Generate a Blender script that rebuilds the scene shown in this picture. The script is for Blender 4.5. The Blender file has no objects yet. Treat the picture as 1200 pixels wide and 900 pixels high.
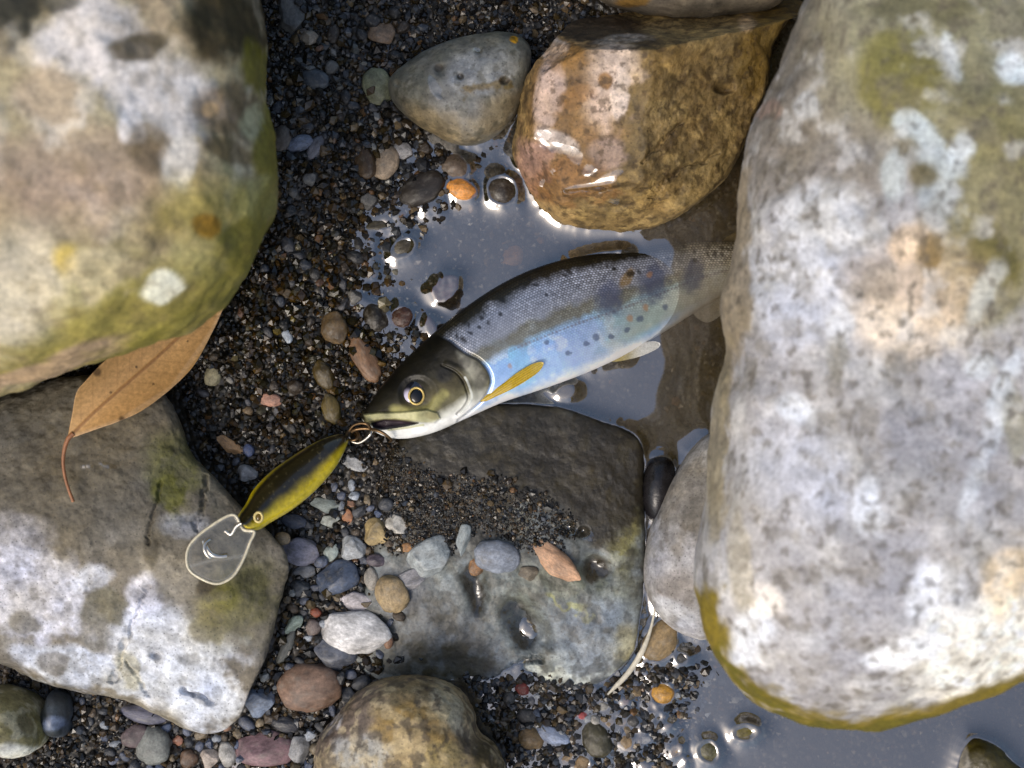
import bpy, bmesh, math, random
import numpy as np
from mathutils import Vector, Matrix

random.seed(7)
RNG = np.random.default_rng(11)
SC = bpy.context.scene
COL = SC.collection

# ------------------------------------------------------------------ camera, sky, sun, exposure
H = 0.45                      # camera height above the water level (metres)
K = 0.00027                   # metres per photo pixel at the water level
cam_d = bpy.data.cameras.new('camera')
cam = bpy.data.objects.new('camera', cam_d)
COL.objects.link(cam)
cam.location = (0, 0, H)
cam_d.sensor_width = 36.0
cam_d.lens = 36.0 * H / (1200 * K)
cam_d.clip_start = 0.01
cam_d.clip_end = 50
cam_d.dof.use_dof = True
cam_d.dof.focus_distance = H - 0.012
cam_d.dof.aperture_fstop = 10.0
SC.camera = cam

SUN_EL = math.radians(52)
SUN_AZ = math.radians(222)    # clockwise from +Y (top of the picture): low edge, a little left
W = bpy.data.worlds.new('World')
SC.world = W
W.use_nodes = True
nt = W.node_tree
sky = nt.nodes.new('ShaderNodeTexSky')
sky.sky_type = 'NISHITA'
sky.sun_disc = False
sky.sun_elevation = SUN_EL
sky.sun_rotation = SUN_AZ
sky.air_density = 1.3
sky.dust_density = 4.0
sky.ozone_density = 1.1
nt.nodes['Background'].inputs['Strength'].default_value = 0.15
nt.links.new(sky.outputs[0], nt.nodes['Background'].inputs['Color'])

sun_d = bpy.data.lights.new('sun', 'SUN')
sun_d.energy = 1.35
sun_d.angle = math.radians(24)
sun_d.color = (1.0, 0.94, 0.86)
sun = bpy.data.objects.new('sun', sun_d)
COL.objects.link(sun)
sdir = Vector((math.sin(SUN_AZ) * math.cos(SUN_EL), math.cos(SUN_AZ) * math.cos(SUN_EL), math.sin(SUN_EL)))
sun.rotation_euler = sdir.to_track_quat('Z', 'Y').to_euler()
sun.location = sdir * 2

SC.view_settings.view_transform = 'Standard'
SC.view_settings.look = 'None'
SC.view_settings.exposure = 0.12
SC.view_settings.gamma = 1.0

# ------------------------------------------------------------------ helpers
def lin(c):
    c = np.asarray(c, dtype=float) / 255.0
    return np.where(c <= 0.04045, c / 12.92, ((c + 0.055) / 1.055) ** 2.4)

def P(px, py, z=0.0):
    """photo pixel seen at height z -> world x, y"""
    f = K * (1 - z / H)
    return (np.asarray(px, float) - 600) * f, -(np.asarray(py, float) - 450) * f

def P3(px, py, z):
    x, y = P(px, py, z)
    return Vector((float(x), float(y), float(z)))

def topx(v):
    f = 1.0 / (K * (1 - v[:, 2] / H))
    return 600 + v[:, 0] * f, 450 - v[:, 1] * f

def sstep(a, b, x):
    t = np.clip((x - a) / (b - a), 0, 1)
    return t * t * (3 - 2 * t)

def hash3(i, j, k, seed):
    h = (i * 374761393 + j * 668265263 + k * 2147483647 + seed * 1274126177) & 0xFFFFFFFF
    h = ((h ^ (h >> 13)) * 1274126177) & 0xFFFFFFFF
    h = ((h ^ (h >> 16)) * 2246822519) & 0xFFFFFFFF
    return ((h ^ (h >> 15)) & 0xFFFFFF) / float(0xFFFFFF)

def vnoise(p, seed=0):
    p = np.asarray(p, float)
    i = np.floor(p).astype(np.int64)
    f = p - i
    f = f * f * f * (f * (f * 6 - 15) + 10)
    r = 0
    for dx in (0, 1):
        wx = f[:, 0] if dx else 1 - f[:, 0]
        for dy in (0, 1):
            wy = f[:, 1] if dy else 1 - f[:, 1]
            for dz in (0, 1):
                wz = f[:, 2] if dz else 1 - f[:, 2]
                r = r + wx * wy * wz * hash3(i[:, 0] + dx, i[:, 1] + dy, i[:, 2] + dz, seed)
    return r * 2 - 1

ROTM = np.array([[0.36, 0.48, -0.8], [-0.8, 0.6, 0.0], [0.48, 0.64, 0.6]])
def fbm(p, scale, octaves=4, seed=0, gain=0.5):
    p = np.asarray(p, float) * scale
    a, s, t = 1.0, 0, 0
    for o in range(octaves):
        s = s + a * vnoise(p + 17.3 * o, seed + o)
        t += a
        a *= gain
        p = (p @ ROTM.T) * 2.03
    return s / t

def mesh_np(name, verts, faces, smooth=True, attrs=None):
    """faces: (n,3) or (n,4) int array"""
    verts = np.asarray(verts, np.float32)
    faces = np.asarray(faces, np.int32)
    m = bpy.data.meshes.new(name)
    n, k = faces.shape
    m.vertices.add(len(verts))
    m.vertices.foreach_set('co', verts.ravel())
    m.loops.add(n * k)
    m.loops.foreach_set('vertex_index', faces.ravel())
    m.polygons.add(n)
    m.polygons.foreach_set('loop_start', np.arange(0, n * k, k, dtype=np.int32))
    m.polygons.foreach_set('loop_total', np.full(n, k, np.int32))
    m.polygons.foreach_set('use_smooth', np.full(n, smooth))
    for an, av in (attrs or {}).items():
        av = np.asarray(av, np.float32)
        if av.ndim == 2:
            a = m.attributes.new(an, 'FLOAT_COLOR', 'POINT')
            c = np.ones((len(verts), 4), np.float32)
            c[:, :3] = av
            a.data.foreach_set('color', c.ravel())
        else:
            a = m.attributes.new(an, 'FLOAT', 'POINT')
            a.data.foreach_set('value', av)
    m.update()
    m.validate()
    return m

def link(name, mesh, mat, parent=None, loc=None):
    o = bpy.data.objects.new(name, mesh)
    COL.objects.link(o)
    if mesh is not None and mat is not None and not mesh.materials:
        mesh.materials.append(mat)
    if loc is not None:
        o.location = loc
    if parent is not None:
        o.parent = parent
    return o

def tag(o, label, cat, group=None):
    o['label'] = label
    o['category'] = cat
    if group:
        o['group'] = group
    return o

_ico = {}
def ico(sub):
    if sub not in _ico:
        bm = bmesh.new()
        bmesh.ops.create_icosphere(bm, subdivisions=sub, radius=1)
        v = np.array([x.co[:] for x in bm.verts])
        f = np.array([[q.index for q in x.verts] for x in bm.faces])
        bm.free()
        v /= np.linalg.norm(v, axis=1)[:, None]
        _ico[sub] = (v, f)
    return _ico[sub]

def catmull(pts, n, closed=False):
    pts = np.asarray(pts, float)
    m = len(pts)
    if closed:
        q = np.vstack([pts[-1], pts, pts[0], pts[1]])
        segs = m
    else:
        q = np.vstack([2 * pts[0] - pts[1], pts, 2 * pts[-1] - pts[-2]])
        segs = m - 1
    t = np.linspace(0, segs, n, endpoint=not closed)
    i = np.minimum(t.astype(int), segs - 1)
    u = (t - i)[:, None]
    p0, p1, p2, p3 = q[i], q[i + 1], q[i + 2], q[i + 3]
    return 0.5 * (2 * p1 + (p2 - p0) * u + (2 * p0 - 5 * p1 + 4 * p2 - p3) * u ** 2 + (3 * p1 - p0 - 3 * p2 + p3) * u ** 3)

def seg_dist(px, py, line):
    line = np.asarray(line, float)
    best = np.full(px.shape, 1e9)
    for a, b in zip(line[:-1], line[1:]):
        d = b - a
        t = np.clip(((px - a[0]) * d[0] + (py - a[1]) * d[1]) / max(d @ d, 1e-9), 0, 1)
        best = np.minimum(best, np.hypot(px - a[0] - t * d[0], py - a[1] - t * d[1]))
    return best

def in_poly(px, py, poly):
    poly = np.asarray(poly, float)
    r = np.zeros(px.shape, bool)
    j = len(poly) - 1
    for i in range(len(poly)):
        xi, yi = poly[i]
        xj, yj = poly[j]
        c = ((yi > py) != (yj > py)) & (px < (xj - xi) * (py - yi) / (yj - yi + 1e-12) + xi)
        r ^= c
        j = i
    return r

def poly_soft(px, py, poly, soft):
    d = seg_dist(px, py, list(poly) + [poly[0]])
    d = np.where(in_poly(px, py, poly), d, -d)
    return sstep(-soft, soft, d)

def ell(px, py, x, y, rx, ry, rot):
    a = math.radians(rot)
    dx, dy = px - x, py - y
    u = (dx * math.cos(a) + dy * math.sin(a)) / rx
    v = (-dx * math.sin(a) + dy * math.cos(a)) / ry
    return np.sqrt(u * u + v * v)

# ------------------------------------------------------------------ materials
def new_mat(name):
    m = bpy.data.materials.new(name)
    m.use_nodes = True
    n = m.node_tree.nodes
    return m, n, m.node_tree.links, n['Principled BSDF']

def noise_node(n, l, vec, scale, detail=6, rough=0.6):
    t = n.new('ShaderNodeTexNoise')
    t.inputs['Scale'].default_value = scale
    t.inputs['Detail'].default_value = detail
    t.inputs['Roughness'].default_value = rough
    l.new(vec, t.inputs['Vector'])
    return t.outputs['Fac']

def mapr(n, l, src, a, b, c, d):
    t = n.new('ShaderNodeMapRange')
    for k, v in zip((1, 2, 3, 4), (a, b, c, d)):
        t.inputs[k].default_value = v
    l.new(src, t.inputs[0])
    return t.outputs[0]

def math_node(n, l, op, a, b):
    t = n.new('ShaderNodeMath')
    t.operation = op
    for k, v in enumerate((a, b)):
        if isinstance(v, (int, float)):
            t.inputs[k].default_value = v
        else:
            l.new(v, t.inputs[k])
    return t.outputs[0]

def vscale(n, l, col, fac):
    t = n.new('ShaderNodeVectorMath')
    t.operation = 'SCALE'
    l.new(col, t.inputs[0])
    l.new(fac, t.inputs['Scale'])
    return t.outputs[0]

def schlick(n, l, f0):
    lw = n.new('ShaderNodeLayerWeight')
    lw.inputs['Blend'].default_value = 0.5
    p5 = math_node(n, l, 'POWER', lw.outputs['Facing'], 5.0)
    return math_node(n, l, 'ADD', math_node(n, l, 'MULTIPLY', p5, 1.0 - f0), f0)

def attr(n, name):
    a = n.new('ShaderNodeAttribute')
    a.attribute_name = name
    return a

def stone_mat(name, grain=900.0, lo=0.72, hi=1.28, bump=0.5, dist=0.0004):
    m, n, l, b = new_mat(name)
    tc = n.new('ShaderNodeTexCoord').outputs['Object']
    col = attr(n, 'Col').outputs['Color']
    wet = attr(n, 'wet').outputs['Fac']
    n1 = noise_node(n, l, tc, grain, 5, 0.65)
    n2 = noise_node(n, l, tc, grain * 0.22, 6, 0.7)
    f = math_node(n, l, 'MULTIPLY', mapr(n, l, n1, 0.3, 0.7, lo, hi), mapr(n, l, n2, 0.3, 0.7, 0.8, 1.2))
    c = vscale(n, l, col, f)
    # dark mineral flecks
    vor = n.new('ShaderNodeTexVoronoi')
    vor.inputs['Scale'].default_value = grain * 0.7
    l.new(tc, vor.inputs['Vector'])
    fl = mapr(n, l, vor.outputs['Distance'], 0.10, 0.22, 0.55, 1.0)
    c = vscale(n, l, c, fl)
    l.new(c, b.inputs['Base Color'])
    ro = mapr(n, l, wet, 0.0, 1.0, 0.78, 0.06)
    ro = math_node(n, l, 'ADD', ro, mapr(n, l, n2, 0.3, 0.7, -0.05, 0.08))
    l.new(ro, b.inputs['Roughness'])
    bp = n.new('ShaderNodeBump')
    bp.inputs['Distance'].default_value = dist
    hgt = math_node(n, l, 'ADD', n1, math_node(n, l, 'MULTIPLY', n2, 2.0))
    l.new(hgt, bp.inputs['Height'])
    l.new(mapr(n, l, wet, 0.0, 1.0, bump, bump * 0.12), bp.inputs['Strength'])
    l.new(bp.outputs[0], b.inputs['Normal'])
    # standing water film where fully wet
    l.new(mapr(n, l, wet, 0.8, 0.98, 0.0, 1.0), b.inputs['Coat Weight'])
    b.inputs['Coat Roughness'].default_value = 0.03
    b.inputs['Coat IOR'].default_value = 2.0
    return m

def pebble_mat():
    m, n, l, b = new_mat('pebble_stone')
    oi = n.new('ShaderNodeObjectInfo')
    tc = n.new('ShaderNodeTexCoord').outputs['Object']
    add = n.new('ShaderNodeVectorMath')
    add.operation = 'ADD'
    l.new(tc, add.inputs[0])
    sc = n.new('ShaderNodeVectorMath')
    sc.operation = 'SCALE'
    sc.inputs[0].default_value = (37, 61, 91)
    l.new(oi.outputs['Random'], sc.inputs['Scale'])
    l.new(sc.outputs[0], add.inputs[1])
    v = add.outputs[0]
    n1 = noise_node(n, l, v, 7.0, 6, 0.7)
    n2 = noise_node(n, l, v, 1.4, 5, 0.6)
    n3 = noise_node(n, l, v, 2.6, 4, 0.6)
    f = math_node(n, l, 'MULTIPLY', mapr(n, l, n1, 0.3, 0.7, 0.55, 1.4), mapr(n, l, n2, 0.3, 0.7, 0.5, 1.45))
    c = vscale(n, l, oi.outputs['Color'], f)
    mx = n.new('ShaderNodeMix')
    mx.data_type = 'RGBA'
    l.new(mapr(n, l, n3, 0.52, 0.70, 0.0, 0.35), mx.inputs['Factor'])
    l.new(c, mx.inputs[6])
    mx.inputs[7].default_value = (0.26, 0.24, 0.20, 1)
    l.new(mx.outputs[2], b.inputs['Base Color'])
    ro = mapr(n, l, oi.outputs['Alpha'], 0, 1, 0.7, 0.10)
    ro = math_node(n, l, 'ADD', ro, mapr(n, l, n2, 0.3, 0.7, -0.04, 0.12))
    l.new(ro, b.inputs['Roughness'])
    bp = n.new('ShaderNodeBump')
    bp.inputs['Distance'].default_value = 0.0003
    bp.inputs['Strength'].default_value = 0.5
    l.new(n1, bp.inputs['Height'])
    l.new(bp.outputs[0], b.inputs['Normal'])
    return m

def vc_mat(name, rough=0.35, spec=0.5, fine=None, bump=0.0, coat=0.0):
    m, n, l, b = new_mat(name)
    col = attr(n, 'Col').outputs['Color']
    if fine:
        tc = n.new('ShaderNodeTexCoord').outputs['Object']
        n1 = noise_node(n, l, tc, fine, 5, 0.65)
        col = vscale(n, l, col, mapr(n, l, n1, 0.3, 0.7, 0.75, 1.25))
        if bump:
            bp = n.new('ShaderNodeBump')
            bp.inputs['Distance'].default_value = 0.0003
            bp.inputs['Strength'].default_value = bump
            l.new(n1, bp.inputs['Height'])
            l.new(bp.outputs[0], b.inputs['Normal'])
    l.new(col, b.inputs['Base Color'])
    b.inputs['Roughness'].default_value = rough
    b.inputs['Specular IOR Level'].default_value = spec
    b.inputs['Coat Weight'].default_value = coat
    b.inputs['Coat Roughness'].default_value = 0.06
    return m

def flat_mat(name, c, rough=0.4, metal=0.0, fine=800.0):
    m, n, l, b = new_mat(name)
    tc = n.new('ShaderNodeTexCoord').outputs['Object']
    n1 = noise_node(n, l, tc, fine, 4, 0.6)
    rgb = n.new('ShaderNodeRGB')
    rgb.outputs[0].default_value = (*lin(c), 1)
    l.new(vscale(n, l, rgb.outputs[0], mapr(n, l, n1, 0.3, 0.7, 0.75, 1.2)), b.inputs['Base Color'])
    b.inputs['Roughness'].default_value = rough
    b.inputs['Metallic'].default_value = metal
    return m

M_STONE = stone_mat('river_stone')
M_STONE_WET = stone_mat('wet_river_stone', grain=1100, bump=0.6, dist=0.0004)
M_PEB = pebble_mat()
M_GRIT = vc_mat('wet_grit', rough=0.2, spec=0.55, fine=2500, bump=0.25)

# ------------------------------------------------------------------ riverbed
TC = np.array([
 (-300,-300,14),(0,-100,12),(350,20,9),(345,120,8),(340,200,7.5),(330,300,7),(300,400,7),(420,120,6.5),(420,220,5),(385,320,4.5),
 (460,30,6),(560,15,3),(640,15,3),(600,-60,4),(690,0,2),(520,185,2.2),(470,250,2.5),(415,290,1.6),(500,232,1.5),(400,385,2.5),(435,430,2),(460,375,0.3),(450,345,-0.6),
 (500,330,-5),(540,290,-8),(560,345,-8),(600,290,-8),(590,235,-2.5),(560,225,-2),(480,290,-2.2),(455,275,-1.0),(700,350,-12),(800,350,-15),(840,300,-14),(820,430,-14),(900,330,-18),(1000,340,-18),
 (700,480,-9),(650,470,-5),(770,520,-9),(780,580,-9),(400,470,2.5),(370,520,3),(330,560,3),(420,560,3.5),(500,560,2),(470,640,2.5),
 (400,650,2.5),(450,700,2),(350,720,2.6),(330,780,2.4),(380,820,2.4),(280,870,2),(150,850,3),(60,850,2.5),(110,890,2.6),(240,880,2),(330,830,2.4),(600,700,-6),(700,650,-8),(600,560,-6),
 (590,840,1.2),(640,850,1.1),(700,850,0.9),(740,870,0.4),(780,810,0.2),(760,760,-0.5),(800,860,-0.8),(850,850,-4),(860,890,-7),(900,890,-9),(1000,880,-13),(1150,880,-12),(1300,900,-12),(700,1000,-5),
 (300,1050,1),(0,1000,-2),(-300,600,4),(-300,1100,0),(0,620,2),(200,600,3),(1300,300,-10),(1300,-200,0),(900,-100,0),(1500,1100,-8)], float)
def terrain(x, y):
    """height of the bed at world x, y"""
    px = 600 + np.asarray(x, float) / K
    py = 450 - np.asarray(y, float) / K
    out = np.zeros(px.shape)
    num = 0.0
    den = 0.0
    for cx, cy, cz in TC:
        w = 1.0 / (((px - cx) ** 2 + (py - cy) ** 2) + 900.0) ** 1.7
        num = num + w * cz
        den = den + w
    z = num / den * 0.001
    out = np.maximum(np.maximum(-px, px - 1200), np.maximum(-py, py - 900))   # banks rise beyond the stream
    z = z + 0.022 * sstep(90, 185, out)
    pp = np.stack([px, py, np.zeros_like(px)], -1).reshape(-1, 3)
    z = z + (fbm(pp, 1 / 60.0, 3, 5) * 0.0011 + fbm(pp, 1 / 18.0, 2, 9) * 0.0005).reshape(px.shape)
    return z

gx = np.concatenate([np.array([-3000, -2000, -1200, -700, -400]), np.arange(-200, 1401, 5), np.array([1600, 1900, 2400, 3200, 4200])])
gy = np.concatenate([np.array([-3300, -2300, -1500, -900, -450]), np.arange(-200, 1101, 5), np.array([1300, 1700, 2200, 3000, 4200])])
X, Y = np.meshgrid((gx - 600) * K, -(gy - 450) * K)
Z = terrain(X, Y)
gv = np.stack([X, Y, Z], -1).reshape(-1, 3)
nx_, ny_ = len(gx), len(gy)
ii = np.arange(nx_ * ny_).reshape(ny_, nx_)
gf = np.stack([ii[:-1, :-1], ii[1:, :-1], ii[1:, 1:], ii[:-1, 1:]], -1).reshape(-1, 4)
def bed_mat():
    m, n, l, b = new_mat('wet_sand_bed')
    tc = n.new('ShaderNodeTexCoord').outputs['Object']
    v = n.new('ShaderNodeTexVoronoi')
    v.inputs['Scale'].default_value = 500
    l.new(tc, v.inputs['Vector'])
    n1 = noise_node(n, l, tc, 90, 6, 0.7)
    r = n.new('ShaderNodeValToRGB')
    r.color_ramp.elements[0].color = (0.012, 0.010, 0.007, 1)
    r.color_ramp.elements[1].color = (0.05, 0.04, 0.027, 1)
    e = r.color_ramp.elements.new(0.5)
    e.color = (0.032, 0.026, 0.018, 1)
    l.new(math_node(n, l, 'MULTIPLY', v.outputs['Color'], math_node(n, l, 'MULTIPLY', n1, 1.6)), r.inputs[0])
    l.new(r.outputs[0], b.inputs['Base Color'])
    b.inputs['Roughness'].default_value = 0.4
    bp = n.new('ShaderNodeBump')
    bp.inputs['Distance'].default_value = 0.0008
    l.new(v.outputs['Distance'], bp.inputs['Height'])
    bp.invert = True
    l.new(bp.outputs[0], b.inputs['Normal'])
    return m
bed = link('riverbed', mesh_np('riverbed', gv, gf), bed_mat())
bed['kind'] = 'structure'

# ------------------------------------------------------------------ height map of low rocks (for laying grit and pebbles)
HM0X, HM0Y, HMS = -200, -200, 2.0
HMW, HMH = 800, 650
hm = np.full((HMH, HMW), -1.0)
contact = np.zeros((HMH, HMW), bool)
def raster(v, zmax=9.0):
    v = v[v[:, 2] < zmax]
    ix = ((600 + v[:, 0] / K - HM0X) / HMS).astype(int)
    iy = ((450 - v[:, 1] / K - HM0Y) / HMS).astype(int)
    ok = (ix >= 0) & (ix < HMW) & (iy >= 0) & (iy < HMH)
    np.maximum.at(hm, (iy[ok], ix[ok]), v[ok, 2])
    w = ok & (np.abs(v[:, 2]) < 0.0009)
    contact[iy[w], ix[w]] = True
def hm_at(x, y):
    ix = np.clip(((600 + np.asarray(x) / K - HM0X) / HMS).astype(int), 0, HMW - 1)
    iy = np.clip(((450 - np.asarray(y) / K - HM0Y) / HMS).astype(int), 0, HMH - 1)
    return hm[iy, ix]

# ------------------------------------------------------------------ rocks
def paint(v, layers, base, seed, mot=1.0):
    px, py = topx(v)
    p = v
    c = np.tile(lin(base), (len(v), 1))
    wet = np.zeros(len(v))
    wn = fbm(p, 55, 4, seed + 50)
    wn2 = fbm(p + 3.1, 55, 4, seed + 51)
    fine = fbm(p, 260, 4, seed + 52)
    wx0, wy0 = wn * 26 + fine * 9, wn2 * 26 + fine * 9
    for L in layers:
        k = L[0]
        if k == 'n':      # noise blotches: scale(1/m), threshold, softness, colour, strength
            _, sc, th, so, colr, st = L
            seed += 7
            m = sstep(th - so, th + so, fbm(p, sc, 5, seed)) * st
        elif k == 's':    # patch: x, y, rx, ry, rot, colour, strength, (edge softness)
            _, x, y, rx, ry, rot, colr, st = L[:8]
            so = L[8] if len(L) > 8 else 0.25
            g = min(1.0, min(rx, ry) / 30.0)
            d = ell(px + wx0 * g, py + wy0 * g, x, y, rx, ry, rot) + fine * 0.25
            m = sstep(1 + so, 1 - so, d) * st
        elif k == 'z':    # below height z0
            _, z0, so, colr, st = L
            m = sstep(z0 + so, z0 - so, v[:, 2] + wn * so * 1.2 + fine * so * 0.8) * st
        elif k == 'l':    # vein / streak
            _, line, w, colr, st = L
            d = seg_dist(px + wn * 10 + fine * 14, py + wn2 * 10 - fine * 14, line)
            m = sstep(w * 1.5, w * 0.4, d) * st
        elif k == 'w':    # wetness patch
            _, x, y, rx, ry, rot, st = L
            g = min(1.0, min(rx, ry) / 16.0)
            m = sstep(1.1, 0.9, ell(px + wx0 * g, py + wy0 * g, x, y, rx, ry, rot) + fine * 0.6)
            wet = np.maximum(wet, m * st)
            continue
        elif k == 'wa':   # overall wetness
            wet = np.maximum(wet, L[1])
            continue
        elif k == 'wz':
            _, z0, so, st = L
            wet = np.maximum(wet, sstep(z0 + so, z0 - so, v[:, 2] + wn * so) * st)
            continue
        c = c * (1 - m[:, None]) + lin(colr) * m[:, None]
    c = c * (np.clip(c.mean(1), 0.01, 1) / 0.42)[:, None] ** 0.18
    g = c.mean(1)[:, None]
    c = np.clip(g + (c - g) * 1.12, 0.003, 1)
    # mineral mottling at several sizes, with a slight shift of hue
    m1, m2, m3 = fbm(p, 130, 5, seed + 201), fbm(p, 420, 4, seed + 202), fbm(p, 75, 4, seed + 203)
    c = c * (1 + 0.42 * mot * m1 + 0.45 * mot * m2)[:, None] * (1 + np.outer(m3, [0.12 * mot, 0.04 * mot, -0.18 * mot]))
    c = np.clip(c, 0.003, 0.85)
    return c, wet

def rock(name, outline, zeq, ztop, zbot, label, cat='rock', apex=None, sub=6, n_up=2.4, n_dn=2.2, noise=(0.003, 0.001, 0.0004), nscale=(28, 90, 320),
         facets=(), feats=(), base=(150, 150, 150), layers=(), seed=1, mat=None, taper=1.0):
    d, f = ico(sub)
    ol = catmull(outline, 400, True)
    wx, wy = P(ol[:, 0], ol[:, 1], zeq)
    # centre: centroid of area
    a = wx * np.roll(wy, -1) - np.roll(wx, -1) * wy
    cx = ((wx + np.roll(wx, -1)) * a).sum() / (3 * a.sum())
    cy = ((wy + np.roll(wy, -1)) * a).sum() / (3 * a.sum())
    th = np.arctan2(wy - cy, wx - cx)
    rr = np.hypot(wx - cx, wy - cy)
    o = np.argsort(th)
    th, rr = th[o], rr[o]
    def shape(d, th, rr):
        T = np.arctan2(d[:, 1], d[:, 0])
        R = np.interp(T, np.concatenate([th - 2 * math.pi, th, th + 2 * math.pi]), np.tile(rr, 3))
        col = np.arccos(np.clip(np.abs(d[:, 2]), 0, 1))           # 0 at pole .. pi/2 at equator
        rho = np.zeros(len(d))
        zet = np.zeros(len(d))
        up = d[:, 2] >= 0
        for msk, n, hgt in ((up, n_up, ztop - zeq), (~up, n_dn, zeq - zbot)):
            t = np.linspace(0, math.pi / 2, 600)
            pr, pz = np.sin(t) ** (2 / n), np.cos(t) ** (2 / n)
            al = np.concatenate([[0], np.cumsum(np.hypot(np.diff(pr) * rr.mean(), np.diff(pz) * hgt))])
            al = al / al[-1] * math.pi / 2
            rho[msk] = np.interp(col[msk], al, pr)
            zet[msk] = np.interp(col[msk], al, pz)
        ax, ay = (0.0, 0.0)
        if apex is not None:
            ax, ay = P(apex[0], apex[1], ztop)
            ax, ay = ax - cx, ay - cy
        z = np.where(up, zeq + (ztop - zeq) * zet, zeq - (zeq - zbot) * zet)
        s = np.where(up, zet, 0) ** 1.2
        tp = np.where(up, 1.0, 1 - (1 - taper) * zet)
        v = np.stack([cx + ax * s + R * rho * tp * np.cos(T), cy + ay * s + R * rho * tp * np.sin(T), z], -1)
        for (fx, fy, fz, nrm, soft) in facets:
            p0 = np.array(P3(fx, fy, fz))
            nn = np.array(nrm, float)
            nn /= np.linalg.norm(nn)
            dd = (v - p0) @ nn
            k = soft
            over = np.where(dd > -k, (dd + k) ** 2 / (4 * k), 0)
            over = np.where(dd > k, dd, over)
            v = v - nn * over[:, None]
        return v
    # make the outline seen from above agree with the drawn one, allowing for the rock's height
    ocx, ocy = ol.mean(0)
    NB = 72
    ba = (np.arange(NB) + 0.5) / NB * 2 * math.pi - math.pi
    oth = np.arctan2(-(ol[:, 1] - ocy), ol[:, 0] - ocx)
    orr = np.hypot(ol[:, 0] - ocx, ol[:, 1] - ocy)
    oo = np.argsort(oth)
    want = np.interp(ba, np.concatenate([oth[oo] - 2 * math.pi, oth[oo], oth[oo] + 2 * math.pi]), np.tile(orr[oo], 3))
    for _ in range(7):
        q = shape(ico(5)[0], th, rr)
        qx, qy = topx(q)
        a2 = np.arctan2(-(qy - ocy), qx - ocx)
        r2 = np.hypot(qx - ocx, qy - ocy)
        bi = np.clip(((a2 + math.pi) / (2 * math.pi) * NB).astype(int), 0, NB - 1)
        got = np.zeros(NB)
        np.maximum.at(got, bi, r2)
        ratio = np.clip(want / np.maximum(got, 1), 0.6, 1.4)
        for _k in range(8):
            ratio = (np.roll(ratio, 1) + 2 * ratio + np.roll(ratio, -1)) / 4
        # angle of each world outline point as seen in the picture
        zz_ = zeq
        ex, ey = topx(np.stack([cx + rr * np.cos(th), cy + rr * np.sin(th), np.full(len(th), zz_)], -1))
        ea = np.arctan2(-(ey - ocy), ex - ocx)
        rr = rr * np.interp(ea, np.concatenate([ba - 2 * math.pi, ba, ba + 2 * math.pi]), np.tile(ratio, 3))
    v = shape(d, th, rr)
    ctr = np.array([cx, cy, (zeq * 2 + zbot) / 3])
    nd = (v - ctr) / np.array([rr.mean(), rr.mean(), max(ztop - zeq, 0.01) * 1.2])
    nd /= np.linalg.norm(nd, axis=1)[:, None] + 1e-9
    film = np.zeros(len(v))
    ppx, ppy = topx(v)
    for L in layers:
        if L[0] == 'w' and L[6] > 0.95:
            film = np.maximum(film, sstep(1.6, 1.0, ell(ppx, ppy, *L[1:6])))
    for k, (am, sc) in enumerate(zip(noise, nscale)):
        if k:
            am = am * (1 - 0.93 * film)
        q = fbm(v, sc, 4, seed + 10 * k)
        if k == 1:
            q = q * 0.6 + (0.35 - np.abs(fbm(v, sc * 0.6, 3, seed + 77))) * 0.6   # ridges and hollows
        v = v + nd * (am * q)[:, None]
    px, py = topx(v)
    wn = fbm(v, 120, 3, seed + 91) * 7
    for F in feats:
        if F[0] == 'hole':
            _, x, y, rx, ry, rot, dep = F
            m = sstep(1.3, 0.1, ell(px + wn * min(1, rx / 14), py + wn * min(1, rx / 14), x, y, rx, ry, rot)) * (v[:, 2] > zeq - 0.004)
        elif F[0] == 'crack':
            _, line, w, dep = F
            m = sstep(w, w * 0.2, seg_dist(px + wn + fbm(v, 420, 3, seed + 92) * 6, py + wn - fbm(v, 420, 3, seed + 93) * 6, line) + np.abs(fbm(v, 300, 2, seed + 94)) * 2) * (v[:, 2] > zeq)
        elif F[0] == 'bump':
            _, x, y, rx, ry, rot, dep = F
            m = -sstep(1.3, 0.0, ell(px + wn, py + wn, x, y, rx, ry, rot)) * (v[:, 2] > zeq - 0.004)
        v[:, 2] -= m * dep
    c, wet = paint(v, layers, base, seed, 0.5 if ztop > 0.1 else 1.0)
    raster(v, 0.012 if ztop > 0.1 else 9.0)
    org = np.array([cx, cy, zbot])
    o = link(name, mesh_np(name, v - org, f, True, {'Col': c, 'wet': wet}), mat or M_STONE, loc=org)
    tag(o, label, cat)
    return o

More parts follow.
